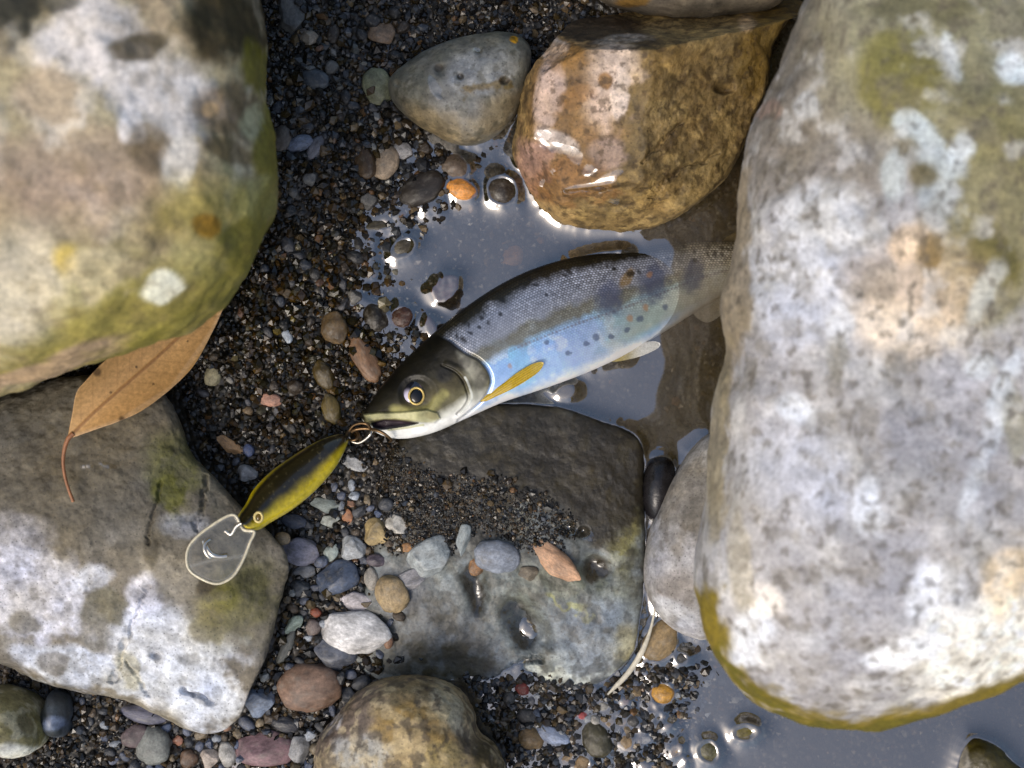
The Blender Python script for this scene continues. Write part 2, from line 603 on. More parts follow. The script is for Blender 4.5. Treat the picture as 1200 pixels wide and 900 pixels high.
# 1 left boulder
rock('boulder', [(-330, 60), (-200, -160), (60, -200), (250, -120), (302, -10), (318, 60), (317, 130), (324, 190), (312, 250), (291, 310), (256, 354), (200, 392), (100, 437), (0, 477), (-120, 500), (-280, 350)],
     0.042, 0.125, -0.015, 'big cream and olive mottled boulder with a brown leaf tucked under its edge', 'boulder', apex=(10, 130), sub=8, n_up=2.3, noise=(0.007, 0.003, 0.0006), nscale=(22, 60, 300), seed=3,
     base=(172, 160, 130), layers=[('s', 120, 330, 240, 130, -15, (166, 156, 108), 0.8, 0.6),
     ('n', 60, 0.05, 0.3, (152, 132, 116), 0.5), ('n', 90, 0.2, 0.2, (200, 192, 178), 0.45),
     ('s', 80, 230, 130, 60, 0, (170, 146, 128), 0.6, 0.7), ('s', 20, 330, 60, 60, 0, (196, 186, 168), 0.7, 0.6),
     ('s', 110, 45, 65, 45, -20, (214, 208, 204), 0.9), ('s', 190, 110, 75, 50, 20, (212, 206, 200), 0.9), ('s', 60, 120, 40, 40, 0, (206, 196, 180), 0.8),
     ('s', 210, 190, 26, 34, 20, (216, 210, 200), 0.9), ('s', 150, 150, 16, 22, 0, (226, 220, 214), 0.9),
     ('s', 165, 52, 40, 14, -15, (88, 76, 50), 0.85), ('s', 55, 110, 34, 34, 0, (150, 130, 104), 0.6), ('s', 170, 175, 30, 30, 0, (122, 104, 78), 0.6),
     ('s', 265, 128, 38, 28, 30, (112, 92, 66), 0.75), ('s', 247, 128, 10, 10, 0, (190, 160, 120), 0.8), ('s', 270, 175, 30, 14, 20, (90, 72, 40), 0.7),
     ('s', 268, 22, 60, 46, 10, (62, 50, 18), 0.95), ('s', 10, 5, 45, 40, 0, (52, 50, 36), 0.95), ('s', 60, 5, 30, 14, 0, (60, 56, 40), 0.7),  # dark patches at the top corners: shade painted into the colour
     ('s', 302, 75, 22, 34, 0, (120, 112, 34), 0.9), ('s', 312, 180, 18, 50, 0, (126, 118, 40), 0.85), ('s', 298, 240, 26, 30, 0, (176, 172, 128), 0.8), ('s', 296, 140, 14, 18, 0, (190, 186, 150), 0.8),
     ('s', 240, 250, 60, 40, 0, (148, 136, 62), 0.75, 0.6), ('s', 242, 265, 16, 16, 0, (150, 110, 32), 0.8), ('s', 285, 290, 34, 30, -30, (128, 120, 48), 0.8),
     ('s', 140, 385, 180, 42, -22, (148, 138, 66), 0.8, 0.6), ('s', 200, 340, 24, 18, -20, (222, 220, 200), 0.9), ('s', 75, 304, 17, 20, 0, (208, 182, 96), 0.8, 0.5), ('s', 120, 320, 50, 30, 0, (196, 182, 150), 0.6),
     ('s', 60, 430, 90, 14, -20, (176, 150, 128), 0.8), ('n', 240, 0.25, 0.15, (110, 96, 66), 0.35), ('l', [(318, 130), (324, 190), (312, 250), (291, 310), (256, 354), (200, 392), (100, 437)], 16, (132, 124, 52), 0.7),
     ('z', 0.028, 0.006, (120, 108, 58), 0.8)])

# 2 right boulder
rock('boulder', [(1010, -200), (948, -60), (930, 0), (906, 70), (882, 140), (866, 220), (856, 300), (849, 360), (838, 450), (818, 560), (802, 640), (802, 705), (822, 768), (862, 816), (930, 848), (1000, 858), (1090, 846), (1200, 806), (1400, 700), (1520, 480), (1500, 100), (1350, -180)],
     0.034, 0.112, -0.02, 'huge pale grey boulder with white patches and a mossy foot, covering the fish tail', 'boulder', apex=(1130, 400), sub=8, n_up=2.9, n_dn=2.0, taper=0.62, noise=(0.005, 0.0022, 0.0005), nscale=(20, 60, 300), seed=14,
     base=(172, 169, 168), layers=[
     ('n', 45, 0.0, 0.3, (154, 151, 151), 0.6), ('n', 80, 0.15, 0.2, (192, 191, 190), 0.5),
     ('s', 1100, 60, 230, 120, 0, (142, 136, 100), 0.85, 0.5), ('s', 900, 60, 70, 120, 10, (124, 116, 108), 0.8, 0.5), ('s', 960, 190, 80, 80, 0, (132, 122, 108), 0.7, 0.5),
     ('s', 1170, 240, 90, 140, 0, (134, 126, 84), 0.85, 0.4), ('s', 1050, 90, 46, 50, 0, (124, 116, 52), 0.75), ('s', 1080, 10, 60, 16, 0, (98, 94, 66), 0.6), ('s', 1160, 300, 34, 46, 0, (108, 100, 52), 0.8),
     ('s', 960, 260, 60, 50, 20, (206, 207, 210), 0.85), ('s', 930, 330, 60, 60, 0, (196, 197, 202), 0.8), ('s', 900, 130, 16, 12, -30, (168, 140, 124), 0.6), ('s', 945, 120, 18, 14, 0, (186, 186, 184), 0.7),
     ('s', 1113, 66, 8, 26, -15, (206, 210, 206), 0.9), ('s', 1188, 78, 24, 18, 20, (214, 220, 216), 0.95), ('s', 1062, 142, 18, 16, 0, (196, 202, 200), 0.9), ('s', 1085, 160, 12, 26, -40, (190, 196, 194), 0.9), ('s', 1120, 178, 12, 26, 20, (206, 210, 208), 0.9),
     ('s', 1100, 190, 30, 16, 30, (190, 196, 194), 0.8), ('s', 1096, 240, 26, 34, -20, (186, 190, 188), 0.85), ('s', 1046, 205, 14, 30, 10, (180, 186, 184), 0.8), ('s', 1080, 205, 16, 14, 0, (110, 98, 58), 0.8), ('s', 1058, 175, 7, 10, 0, (104, 92, 60), 0.8),
     ('s', 1072, 335, 66, 56, -20, (206, 182, 152), 0.65, 0.6), ('s', 1050, 380, 46, 28, 0, (226, 210, 188), 0.7, 0.6), ('s', 1062, 285, 26, 20, 0, (226, 200, 168), 0.85), ('s', 1090, 290, 20, 20, 0, (132, 108, 62), 0.8), ('s', 985, 385, 22, 26, 0, (216, 216, 216), 0.9), ('s', 985, 420, 14, 26, 0, (140, 136, 122), 0.6),  # peach patches: a shaft of direct sun painted into the colour
     ('s', 1150, 340, 16, 40, 30, (186, 186, 178), 0.8), ('s', 1170, 480, 14, 70, 20, (202, 206, 208), 0.85), ('s', 1190, 500, 16, 40, 0, (140, 136, 108), 0.6), ('s', 1150, 430, 20, 14, 0, (206, 208, 206), 0.8), ('s', 1140, 560, 10, 50, 15, (204, 206, 206), 0.7),
     ('s', 1090, 510, 66, 50, 0, (160, 158, 160), 0.6, 0.5), ('s', 930, 485, 22, 20, 20, (222, 224, 226), 0.9), ('s', 1022, 592, 20, 36, 0, (222, 224, 226), 0.9), ('s', 940, 560, 60, 60, 0, (196, 196, 200), 0.6),
     ('s', 1150, 760, 90, 56, -20, (236, 232, 222), 0.97), ('s', 1090, 700, 26, 40, 30, (232, 232, 232), 0.9), ('s', 1060, 770, 50, 16, -10, (228, 230, 232), 0.85), ('s', 1180, 680, 30, 40, 20, (226, 206, 176), 0.8), ('s', 880, 740, 26, 50, 20, (216, 218, 222), 0.85), ('s', 900, 700, 30, 20, 0, (222, 214, 204), 0.7),  # first white patch: overexposed sunlight painted into the colour
     ('s', 868, 660, 16, 60, 0, (176, 168, 150), 0.7), ('n', 220, 0.22, 0.15, (128, 120, 104), 0.4), ('n', 160, 0.3, 0.15, (214, 212, 208), 0.4),
     ('s', 862, 330, 16, 150, 3, (142, 128, 104), 0.8), ('s', 846, 520, 14, 120, 3, (148, 136, 108), 0.8), ('n', 420, 0.3, 0.08, (100, 92, 80), 0.6),
     ('l', [(823, 700), (838, 762), (870, 808), (935, 843), (1000, 856), (1090, 845), (1200, 806)], 17, (128, 110, 22), 0.95), ('l', [(838, 762), (870, 808), (935, 846), (1000, 858), (1090, 848)], 8, (100, 94, 14), 0.8), ('z', 0.030, 0.006, (118, 98, 22), 0.95), ('z', 0.022, 0.003, (86, 66, 14), 0.7), ('wz', 0.024, 0.004, 0.5)])

# 3 brown wet rock
rock('wet_rock', [(640, 58), (668, 30), (706, 14), (760, 8), (840, 4), (905, -14), (935, -6), (930, 20), (912, 56), (895, 110), (876, 160), (852, 205), (812, 240), (765, 268), (712, 272), (662, 266), (632, 240), (612, 205), (598, 180), (601, 150), (612, 100), (626, 74)],
     0.010, 0.046, -0.02, 'angular wet ochre brown rock with a pink white left face beside the pool', apex=(745, 120), sub=8, n_up=3.0, noise=(0.0018, 0.0014, 0.0006), nscale=(40, 110, 380), seed=25,
     facets=[(672, 165, 0.031, (-0.27, -0.25, 1), 0.0012), (800, 150, 0.031, (0.55, -0.30, 1), 0.0014), (690, 50, 0.030, (-0.1, 1.3, 0.7), 0.0012), (850, 40, 0.034, (0.3, 0.4, 1), 0.003), (612, 120, 0.018, (-1, 0.1, 0.35), 0.0014), (690, 266, 0.010, (-0.1, -1, 0.55), 0.0016), (620, 215, 0.012, (-1, -0.8, 0.5), 0.0014), (640, 60, 0.024, (-0.8, 0.9, 0.8), 0.0014)],
     feats=[('hole', 848, 102, 12, 8, 0, 0.004), ('hole', 696, 110, 5, 6, 0, 0.0015), ('crack', [(752, 186), (778, 160), (800, 150)], 5, 0.0012), ('crack', [(760, 230), (790, 205), (840, 180)], 5, 0.0008)],
     base=(138, 116, 76), layers=[
     ('n', 90, 0.0, 0.2, (118, 98, 62), 0.8), ('n', 200, 0.15, 0.12, (154, 132, 88), 0.6), ('n', 260, 0.2, 0.1, (82, 66, 38), 0.6),
     ('s', 668, 120, 58, 80, 0, (150, 116, 84), 0.5, 0.4), ('s', 715, 80, 34, 24, -30, (206, 188, 174), 0.7, 0.5), ('s', 705, 118, 26, 28, 0, (204, 184, 170), 0.65, 0.5), ('s', 726, 110, 12, 30, 0, (208, 192, 178), 0.8), ('s', 644, 62, 18, 14, 0, (214, 204, 198), 0.9),
     ('s', 640, 110, 16, 36, 10, (200, 180, 172), 0.7), ('s', 658, 70, 26, 16, 10, (150, 112, 60), 0.6), ('s', 672, 112, 22, 12, -20, (146, 108, 64), 0.6), ('s', 706, 92, 9, 9, 0, (140, 100, 44), 0.8), ('s', 626, 185, 26, 30, 0, (152, 122, 112), 0.75), ('s', 710, 175, 24, 18, 0, (150, 132, 124), 0.7),
     ('s', 668, 210, 50, 30, 0, (140, 100, 62), 0.6), ('s', 655, 160, 26, 10, 30, (206, 198, 196), 0.6), ('s', 640, 250, 40, 16, 20, (168, 140, 96), 0.7),
     ('s', 702, 38, 66, 17, 4, (62, 48, 30), 0.95), ('s', 728, 46, 34, 6, -8, (150, 140, 128), 0.7), ('s', 905, 40, 34, 70, 20, (104, 80, 24), 0.7), ('s', 850, 205, 46, 30, -40, (150, 128, 84), 0.6), ('s', 872, 26, 10, 12, 0, (176, 150, 116), 0.7),  # first patch: shade on the far-facing top painted in
     ('n', 500, 0.25, 0.08, (66, 48, 24), 0.55),
     ('wa', 0.18), ('w', 660, 172, 26, 8, 24, 1.0), ('w', 640, 152, 14, 8, 10, 1.0), ('w', 690, 216, 24, 9, -10, 1.0), ('w', 712, 205, 18, 6, -25, 1.0), ('w', 722, 234, 8, 7, 0, 1.0), ('w', 636, 212, 5, 5, 0, 1.0), ('w', 648, 200, 4, 4, 0, 1.0), ('w', 690, 195, 7, 6, 0, 1.0)], mat=M_STONE_WET)

# 4 grey cobble above the pool
rock('cobble', [(455, 104), (457, 90), (470, 76), (500, 58), (545, 42), (585, 35), (612, 42), (623, 60), (620, 90), (608, 130), (588, 155), (560, 170), (535, 170), (503, 155), (474, 136), (460, 120)],
     0.009, 0.024, -0.008, 'smooth grey olive cobble with small pits lying against the ochre rock', 'rock', apex=(545, 105), sub=7, n_up=2.5, noise=(0.001, 0.0006, 0.0002), nscale=(40, 120, 400), seed=37,
     feats=[('hole', 515, 80, 8, 8, 0, 0.0012), ('hole', 540, 90, 4, 4, 0, 0.0010), ('hole', 592, 95, 6, 5, 0, 0.0014), ('hole', 561, 60, 5, 5, 0, 0.0009), ('hole', 465, 98, 4, 4, 0, 0.0009)],
     base=(122, 120, 112), layers=[('n', 60, 0.0, 0.25, (130, 124, 106), 0.6), ('n', 140, 0.1, 0.2, (106, 106, 96), 0.7), ('s', 570, 85, 40, 26, -15, (152, 152, 148), 0.7), ('s', 510, 140, 40, 20, 30, (142, 122, 84), 0.6, 0.5), ('s', 580, 135, 34, 18, -30, (140, 122, 86), 0.6, 0.5),
     ('l', [(545, 108), (570, 104), (600, 102)], 5, (112, 90, 34), 0.7), ('s', 603, 47, 5, 4, 0, (220, 160, 20), 0.95, 0.1), ('s', 592, 95, 6, 5, 0, (50, 38, 28), 0.8), ('s', 515, 80, 6, 5, 0, (60, 52, 40), 0.8), ('s', 540, 90, 4, 4, 0, (66, 60, 52), 0.8), ('n', 420, 0.25, 0.1, (84, 80, 64), 0.5),
     ('wa', 0.35), ('w', 512, 98, 17, 6, 55, 1.0), ('w', 561, 59, 6, 4, 0, 1.0), ('w', 582, 90, 12, 6, 0, 0.9), ('w', 565, 75, 18, 6, -20, 0.85), ('w', 536, 92, 8, 5, 0, 0.9)])

# 5 rock at the top edge
rock('rock', [(702, 0), (730, 12), (790, 22), (850, 24), (905, 12), (925, -20), (900, -90), (800, -120), (710, -70), (692, -20)],
     0.014, 0.032, -0.01, 'smooth grey brown rock wedged behind the ochre rock', sub=6, n_up=2.3, noise=(0.001, 0.0006, 0.0002), seed=43,
     base=(112, 104, 92), layers=[('n', 70, 0.0, 0.2, (130, 120, 104), 0.7), ('s', 740, 2, 20, 6, 0, (160, 120, 50), 0.7), ('s', 850, 15, 60, 16, 0, (84, 80, 72), 0.6), ('wa', 0.3)])

# 6 lower left rock
rock('rock', [(-60, 500), (20, 462), (80, 440), (150, 440), (195, 462), (225, 520), (255, 565), (290, 600), (322, 630), (337, 660), (328, 705), (310, 765), (290, 815), (268, 846), (248, 857), (222, 853), (195, 842), (160, 825), (125, 814), (80, 804), (45, 797), (0, 778), (-60, 760), (-160, 700), (-170, 580)],
     0.008, 0.028, -0.012, 'flat pale grey rock painted whiter on its sunlit lower side, under the leaf and the lure lip', apex=(130, 640), sub=8, n_up=3.0, noise=(0.0022, 0.0018, 0.0005), nscale=(30, 90, 340), seed=52,
     facets=[(290, 640, 0.0215, (0.30, 0.12, 1), 0.003), (120, 520, 0.026, (-0.05, 0.16, 1), 0.003), (160, 760, 0.020, (0.0, -0.25, 1), 0.003)],
     feats=[('crack', [(178, 690), (160, 720), (148, 765), (130, 800)], 4, 0.0012), ('crack', [(172, 640), (180, 600), (184, 560)], 4, 0.0012), ('crack', [(215, 808), (235, 818), (252, 828)], 5, 0.0022), ('hole', 182, 768, 7, 5, 0, 0.002), ('hole', 145, 755, 5, 8, 20, 0.002),
            ('crack', [(150, 780), (165, 800), (175, 812)], 4, 0.001), ('bump', 262, 700, 34, 24, 0, 0.002), ('crack', [(245, 560), (236, 600), (230, 620)], 6, 0.0016)],
     base=(136, 130, 118), layers=[
     ('n', 60, 0.0, 0.25, (116, 108, 94), 0.8), ('s', 110, 550, 170, 90, 10, (98, 91, 76), 0.9, 0.5), ('s', 60, 480, 90, 30, -20, (96, 92, 82), 0.8, 0.5),
     ('s', 30, 690, 90, 60, 20, (196, 196, 204), 0.85), ('s', 200, 770, 80, 60, 20, (200, 202, 206), 0.95), ('s', 240, 810, 50, 40, 40, (208, 210, 212), 0.9), ('s', 110, 790, 90, 22, 12, (194, 198, 206), 0.9), ('s', 110, 680, 26, 18, -10, (188, 190, 196), 0.7), ('s', 170, 700, 20, 30, 20, (206, 204, 208), 0.8), ('s', 215, 610, 26, 14, 0, (166, 166, 166), 0.6),  # white lower areas: brightness of the sunlit side painted into the colour
     ('s', 120, 715, 30, 20, -20, (104, 98, 76), 0.85), ('s', 110, 745, 22, 22, 0, (126, 122, 112), 0.7), ('s', 32, 730, 18, 16, 40, (122, 118, 108), 0.8), ('s', 62, 778, 18, 12, 10, (124, 120, 114), 0.8), ('s', 20, 620, 40, 20, 0, (160, 156, 154), 0.6),
     ('s', 250, 735, 24, 18, 0, (110, 102, 78), 0.7), ('s', 285, 700, 46, 56, 20, (102, 97, 60), 0.85, 0.5), ('s', 262, 705, 20, 16, 0, (120, 116, 44), 0.45, 0.6), ('s', 300, 690, 24, 20, 0, (76, 74, 40), 0.7), ('s', 240, 690, 12, 10, 0, (66, 54, 26), 0.8), ('s', 205, 545, 26, 36, 0, (104, 104, 38), 0.6, 0.7), ('s', 200, 575, 16, 20, 0, (92, 92, 24), 0.7), ('s', 240, 540, 16, 60, -10, (112, 108, 92), 0.6), ('s', 178, 640, 10, 20, 0, (66, 58, 36), 0.6),
     ('s', 152, 785, 16, 26, -30, (176, 166, 120), 0.5),
     ('n', 300, 0.2, 0.15, (104, 98, 84), 0.35), ('wa', 0.12), ('w', 125, 548, 10, 4, 10, 0.95), ('w', 100, 548, 8, 3, 10, 0.95), ('w', 215, 605, 20, 8, -20, 0.6)])

# 7 bottom rock
rock('rock', [(366, 900), (372, 868), (392, 842), (425, 808), (462, 793), (500, 792), (535, 806), (552, 832), (560, 858), (585, 880), (592, 920), (580, 980), (500, 1020), (410, 1000), (368, 950)],
     0.014, 0.036, -0.012, 'rounded tan brown speckled rock among the pebbles below the flat wet rock', apex=(478, 905), sub=7, n_up=2.3, noise=(0.0022, 0.0012, 0.0005), nscale=(45, 120, 380), seed=61,
     base=(138, 122, 92), layers=[('n', 80, 0.0, 0.2, (120, 104, 82), 0.7), ('s', 400, 850, 30, 60, 40, (112, 98, 88), 0.8), ('s', 480, 850, 40, 30, 0, (158, 130, 76), 0.6), ('s', 530, 830, 18, 30, -30, (184, 178, 156), 0.7), ('s', 430, 885, 30, 30, 0, (178, 176, 168), 0.7), ('s', 390, 850, 20, 8, -40, (190, 184, 180), 0.7), ('s', 385, 860, 14, 10, 0, (70, 56, 46), 0.7),
     ('s', 572, 890, 24, 40, 0, (72, 60, 28), 0.8), ('s', 520, 895, 30, 26, 0, (160, 144, 100), 0.6), ('n', 300, 0.1, 0.12, (176, 160, 128), 0.6), ('n', 360, 0.18, 0.1, (88, 78, 66), 0.7), ('wa', 0.15)])

# 8 flat wet rock in the middle
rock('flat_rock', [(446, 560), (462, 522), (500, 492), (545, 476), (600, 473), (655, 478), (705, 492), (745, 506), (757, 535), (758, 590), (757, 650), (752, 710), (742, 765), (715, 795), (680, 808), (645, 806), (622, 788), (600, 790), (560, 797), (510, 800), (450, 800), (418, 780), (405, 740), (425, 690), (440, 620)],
     -0.0015, 0.0075, -0.02, 'broad low dark wet rock with water filled hollows, just below the fish', sub=8, n_up=4.5, noise=(0.0012, 0.0009, 0.0003), nscale=(35, 110, 380), seed=73,
     facets=[(600, 780, 0.003, (-0.02, -0.16, 1), 0.003), (620, 520, 0.0052, (0.02, 0.10, 1), 0.003)],
     feats=[('hole', 616, 733, 25, 38, -28, 0.0046), ('hole', 698, 668, 20, 21, 0, 0.0042), ('hole', 557, 690, 15, 34, -5, 0.0036), ('hole', 664, 618, 11, 10, 0, 0.0024), ('hole', 683, 623, 8, 8, 0, 0.0024), ('bump', 655, 770, 50, 20, 10, 0.0016), ('crack', [(590, 790), (612, 776), (632, 772)], 8, 0.0025), ('bump', 690, 730, 60, 50, 0, 0.0012)],
     base=(124, 129, 126), layers=[('n', 60, 0.0, 0.2, (104, 108, 106), 0.8),
      ('s', 640, 640, 40, 20, 0, (90, 94, 96), 0.6),
     ('s', 500, 750, 80, 50, 10, (84, 80, 72), 0.75, 0.4), ('s', 520, 775, 60, 20, 0, (70, 62, 34), 0.7), ('s', 660, 690, 70, 30, 0, (138, 140, 120), 0.7), ('s', 690, 745, 60, 44, 0, (126, 134, 140), 0.8), ('s', 600, 690, 50, 20, 20, (118, 126, 128), 0.6), ('s', 730, 620, 18, 60, -10, (132, 126, 76), 0.8, 0.5), ('s', 720, 600, 10, 20, -20, (120, 116, 30), 0.6), ('l', [(645, 700), (672, 715), (690, 730)], 4, (168, 166, 110), 0.7), ('s', 735, 755, 20, 26, 40, (172, 164, 128), 0.7), ('l', [(612, 778), (640, 790), (680, 800), (730, 785)], 5, (196, 200, 190), 0.8), ('s', 690, 770, 36, 20, 0, (150, 156, 158), 0.7),
     ('n', 200, 0.12, 0.15, (134, 140, 142), 0.4), ('n', 300, 0.2, 0.12, (70, 68, 58), 0.5),
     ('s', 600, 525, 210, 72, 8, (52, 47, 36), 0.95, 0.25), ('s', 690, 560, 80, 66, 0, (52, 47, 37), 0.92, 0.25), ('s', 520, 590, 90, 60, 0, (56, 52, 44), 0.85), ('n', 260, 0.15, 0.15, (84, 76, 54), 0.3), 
     ('s', 616, 733, 20, 32, -28, (46, 42, 34), 0.8), ('s', 698, 668, 17, 18, 0, (58, 50, 40), 0.85), ('s', 557, 690, 12, 30, -5, (60, 54, 44), 0.8), ('wa', 0.5), ('w', 616, 733, 20, 32, -28, 0.86), ('w', 698, 668, 17, 18, 0, 0.86), ('w', 557, 690, 12, 30, -5, 0.86), ('w', 664, 618, 9, 8, 0, 1.0), ('w', 683, 623, 7, 7, 0, 1.0), ('s', 470, 690, 30, 30, 0, (100, 102, 106), 0.5)], mat=M_STONE_WET)

# 9 grey rock below the right boulder, 10 dark stone
rock('rock', [(838, 508), (812, 522), (786, 560), (766, 605), (755, 650), (757, 690), (775, 725), (800, 742), (830, 750), (880, 740), (900, 640), (890, 540)],
     0.004, 0.022, -0.014, 'light grey rock half hidden under the huge boulder beside the black wet stone', sub=6, apex=(840, 640), n_up=2.2, noise=(0.001, 0.0008, 0.0003), seed=82,
     base=(150, 146, 140), layers=[('n', 80, 0.0, 0.2, (166, 162, 158), 0.7), ('s', 800, 590, 30, 50, -30, (120, 112, 98), 0.6), ('s', 800, 690, 30, 20, 0, (122, 112, 102), 0.5), ('s', 790, 720, 30, 14, 30, (190, 190, 190), 0.6), ('n', 300, 0.2, 0.1, (108, 100, 88), 0.5), ('z', 0.002, 0.002, (92, 78, 46), 0.7)])
rock('stone', [(752, 560), (758, 540), (772, 534), (788, 540), (792, 560), (786, 590), (774, 612), (758, 608), (751, 588)],
     0.0, 0.008, -0.012, 'black wet stone wedged between the flat wet rock and light grey rock', sub=5, noise=(0.0006, 0.0003, 0.0001), seed=85,
     base=(36, 34, 36), layers=[('wa', 0.75)], mat=M_STONE_WET)
# 11, 12 cobbles bottom left
rock('cobble', [(-30, 840), (-12, 808), (20, 802), (48, 815), (62, 840), (56, 868), (36, 885), (5, 890), (-20, 872)],
     0.008, 0.026, -0.008, 'round olive and cream cobble below the flat pale rock', sub=6, n_up=2.3, noise=(0.0012, 0.0008, 0.0003), nscale=(60, 150, 400), seed=91,
     base=(140, 132, 96), layers=[('n', 100, 0.0, 0.2, (120, 112, 72), 0.8), ('n', 220, 0.15, 0.1, (170, 164, 140), 0.7), ('s', 20, 885, 40, 12, 0, (214, 214, 206), 0.8), ('s', 30, 850, 10, 12, 0, (92, 82, 46), 0.7)])
rock('stone', [(50, 830), (62, 808), (82, 808), (92, 824), (86, 850), (74, 862), (58, 862), (48, 850)],
     0.004, 0.014, -0.008, 'wet slate grey stone touching the round olive cobble', sub=5, noise=(0.0008, 0.0004, 0.0001), seed=95,
     base=(86, 90, 92), layers=[('n', 150, 0.0, 0.2, (58, 62, 62), 0.8), ('s', 64, 850, 14, 8, 0, (130, 140, 160), 0.6), ('wa', 0.6)])
# emergent mossy stones in the lower right pool
rock('stone', [(1116, 905), (1120, 872), (1136, 858), (1158, 868), (1180, 885), (1204, 905), (1190, 930), (1140, 930)],
     -0.001, 0.006, -0.016, 'mossy olive stone breaking the water below the huge boulder', sub=6, noise=(0.0012, 0.0006, 0.0002), nscale=(60, 150, 400), seed=98,
     base=(84, 74, 24), layers=[('n', 150, 0.0, 0.2, (60, 54, 20), 0.8), ('s', 1125, 890, 10, 26, 0, (150, 146, 140), 0.7), ('wa', 0.6)], mat=M_STONE_WET)

# ------------------------------------------------------------------ pebbles
def pebble_mesh(i, angular):
    d, f = ico(4)
    v = d.copy()
    r = np.random.default_rng(100 + i)
    if angular:
        for k in range(9):
            n = r.normal(size=3)
            n /= np.linalg.norm(n)
            off = r.uniform(0.55, 0.85)
            dd = v @ n - off
            s = 0.06
            ov = np.where(dd > s, dd, np.where(dd > -s, (dd + s) ** 2 / (4 * s), 0))
            v = v - n * ov[:, None]
    v = v + d * (fbm(d, 1.1, 3, 200 + i) * (0.22 if not angular else 0.12))[:, None]
    v = v + d * (fbm(d, 5.0, 3, 300 + i) * 0.03)[:, None]
    ext = np.abs(v[:, :2]).max(0)
    v[:, :2] /= ext
    v[:, 2] /= np.abs(v[:, 2]).max()
    m = mesh_np('pebble_shape', v, f)
    m.materials.append(M_PEB)
    return m, v
PEB_R = [pebble_mesh(i, False) for i in range(8)]
PEB_A = [pebble_mesh(20 + i, True) for i in range(8)]

def put_pebble(px, py, rx, ry, rot, colr, label, group=None, ang=False, wet=0.5, flat=0.6, lift=0.25, zb=None, name='pebble', cat='pebble', seed=None):
    r = random.Random(seed if seed is not None else int(px * 31 + py * 17))
    mesh, mv = (PEB_A if ang else PEB_R)[r.randrange(8)]
    rz = min(rx, ry) * flat * K
    x0, y0 = P(px, py, 0.003)
    if zb is None:
        zb = float(max(terrain(np.array([x0]), np.array([y0]))[0], min(hm_at(x0, y0), 0.012)))
    zc = zb + rz * lift
    x, y = P(px, py, zc + rz * 0.3)
    o = bpy.data.objects.new(name, mesh)
    COL.objects.link(o)
    o.location = (float(x), float(y), zc)
    o.scale = (rx * K, ry * K, rz)
    o.rotation_euler = (r.uniform(-0.12, 0.12), r.uniform(-0.12, 0.12), -math.radians(rot))
    o.color = (*lin(colr), wet)
    tag(o, label, cat, group)
    M = np.array(Matrix.LocRotScale(o.location, o.rotation_euler, o.scale))
    w = mv @ M[:3, :3].T + M[:3, 3]
    raster(w)
    return o

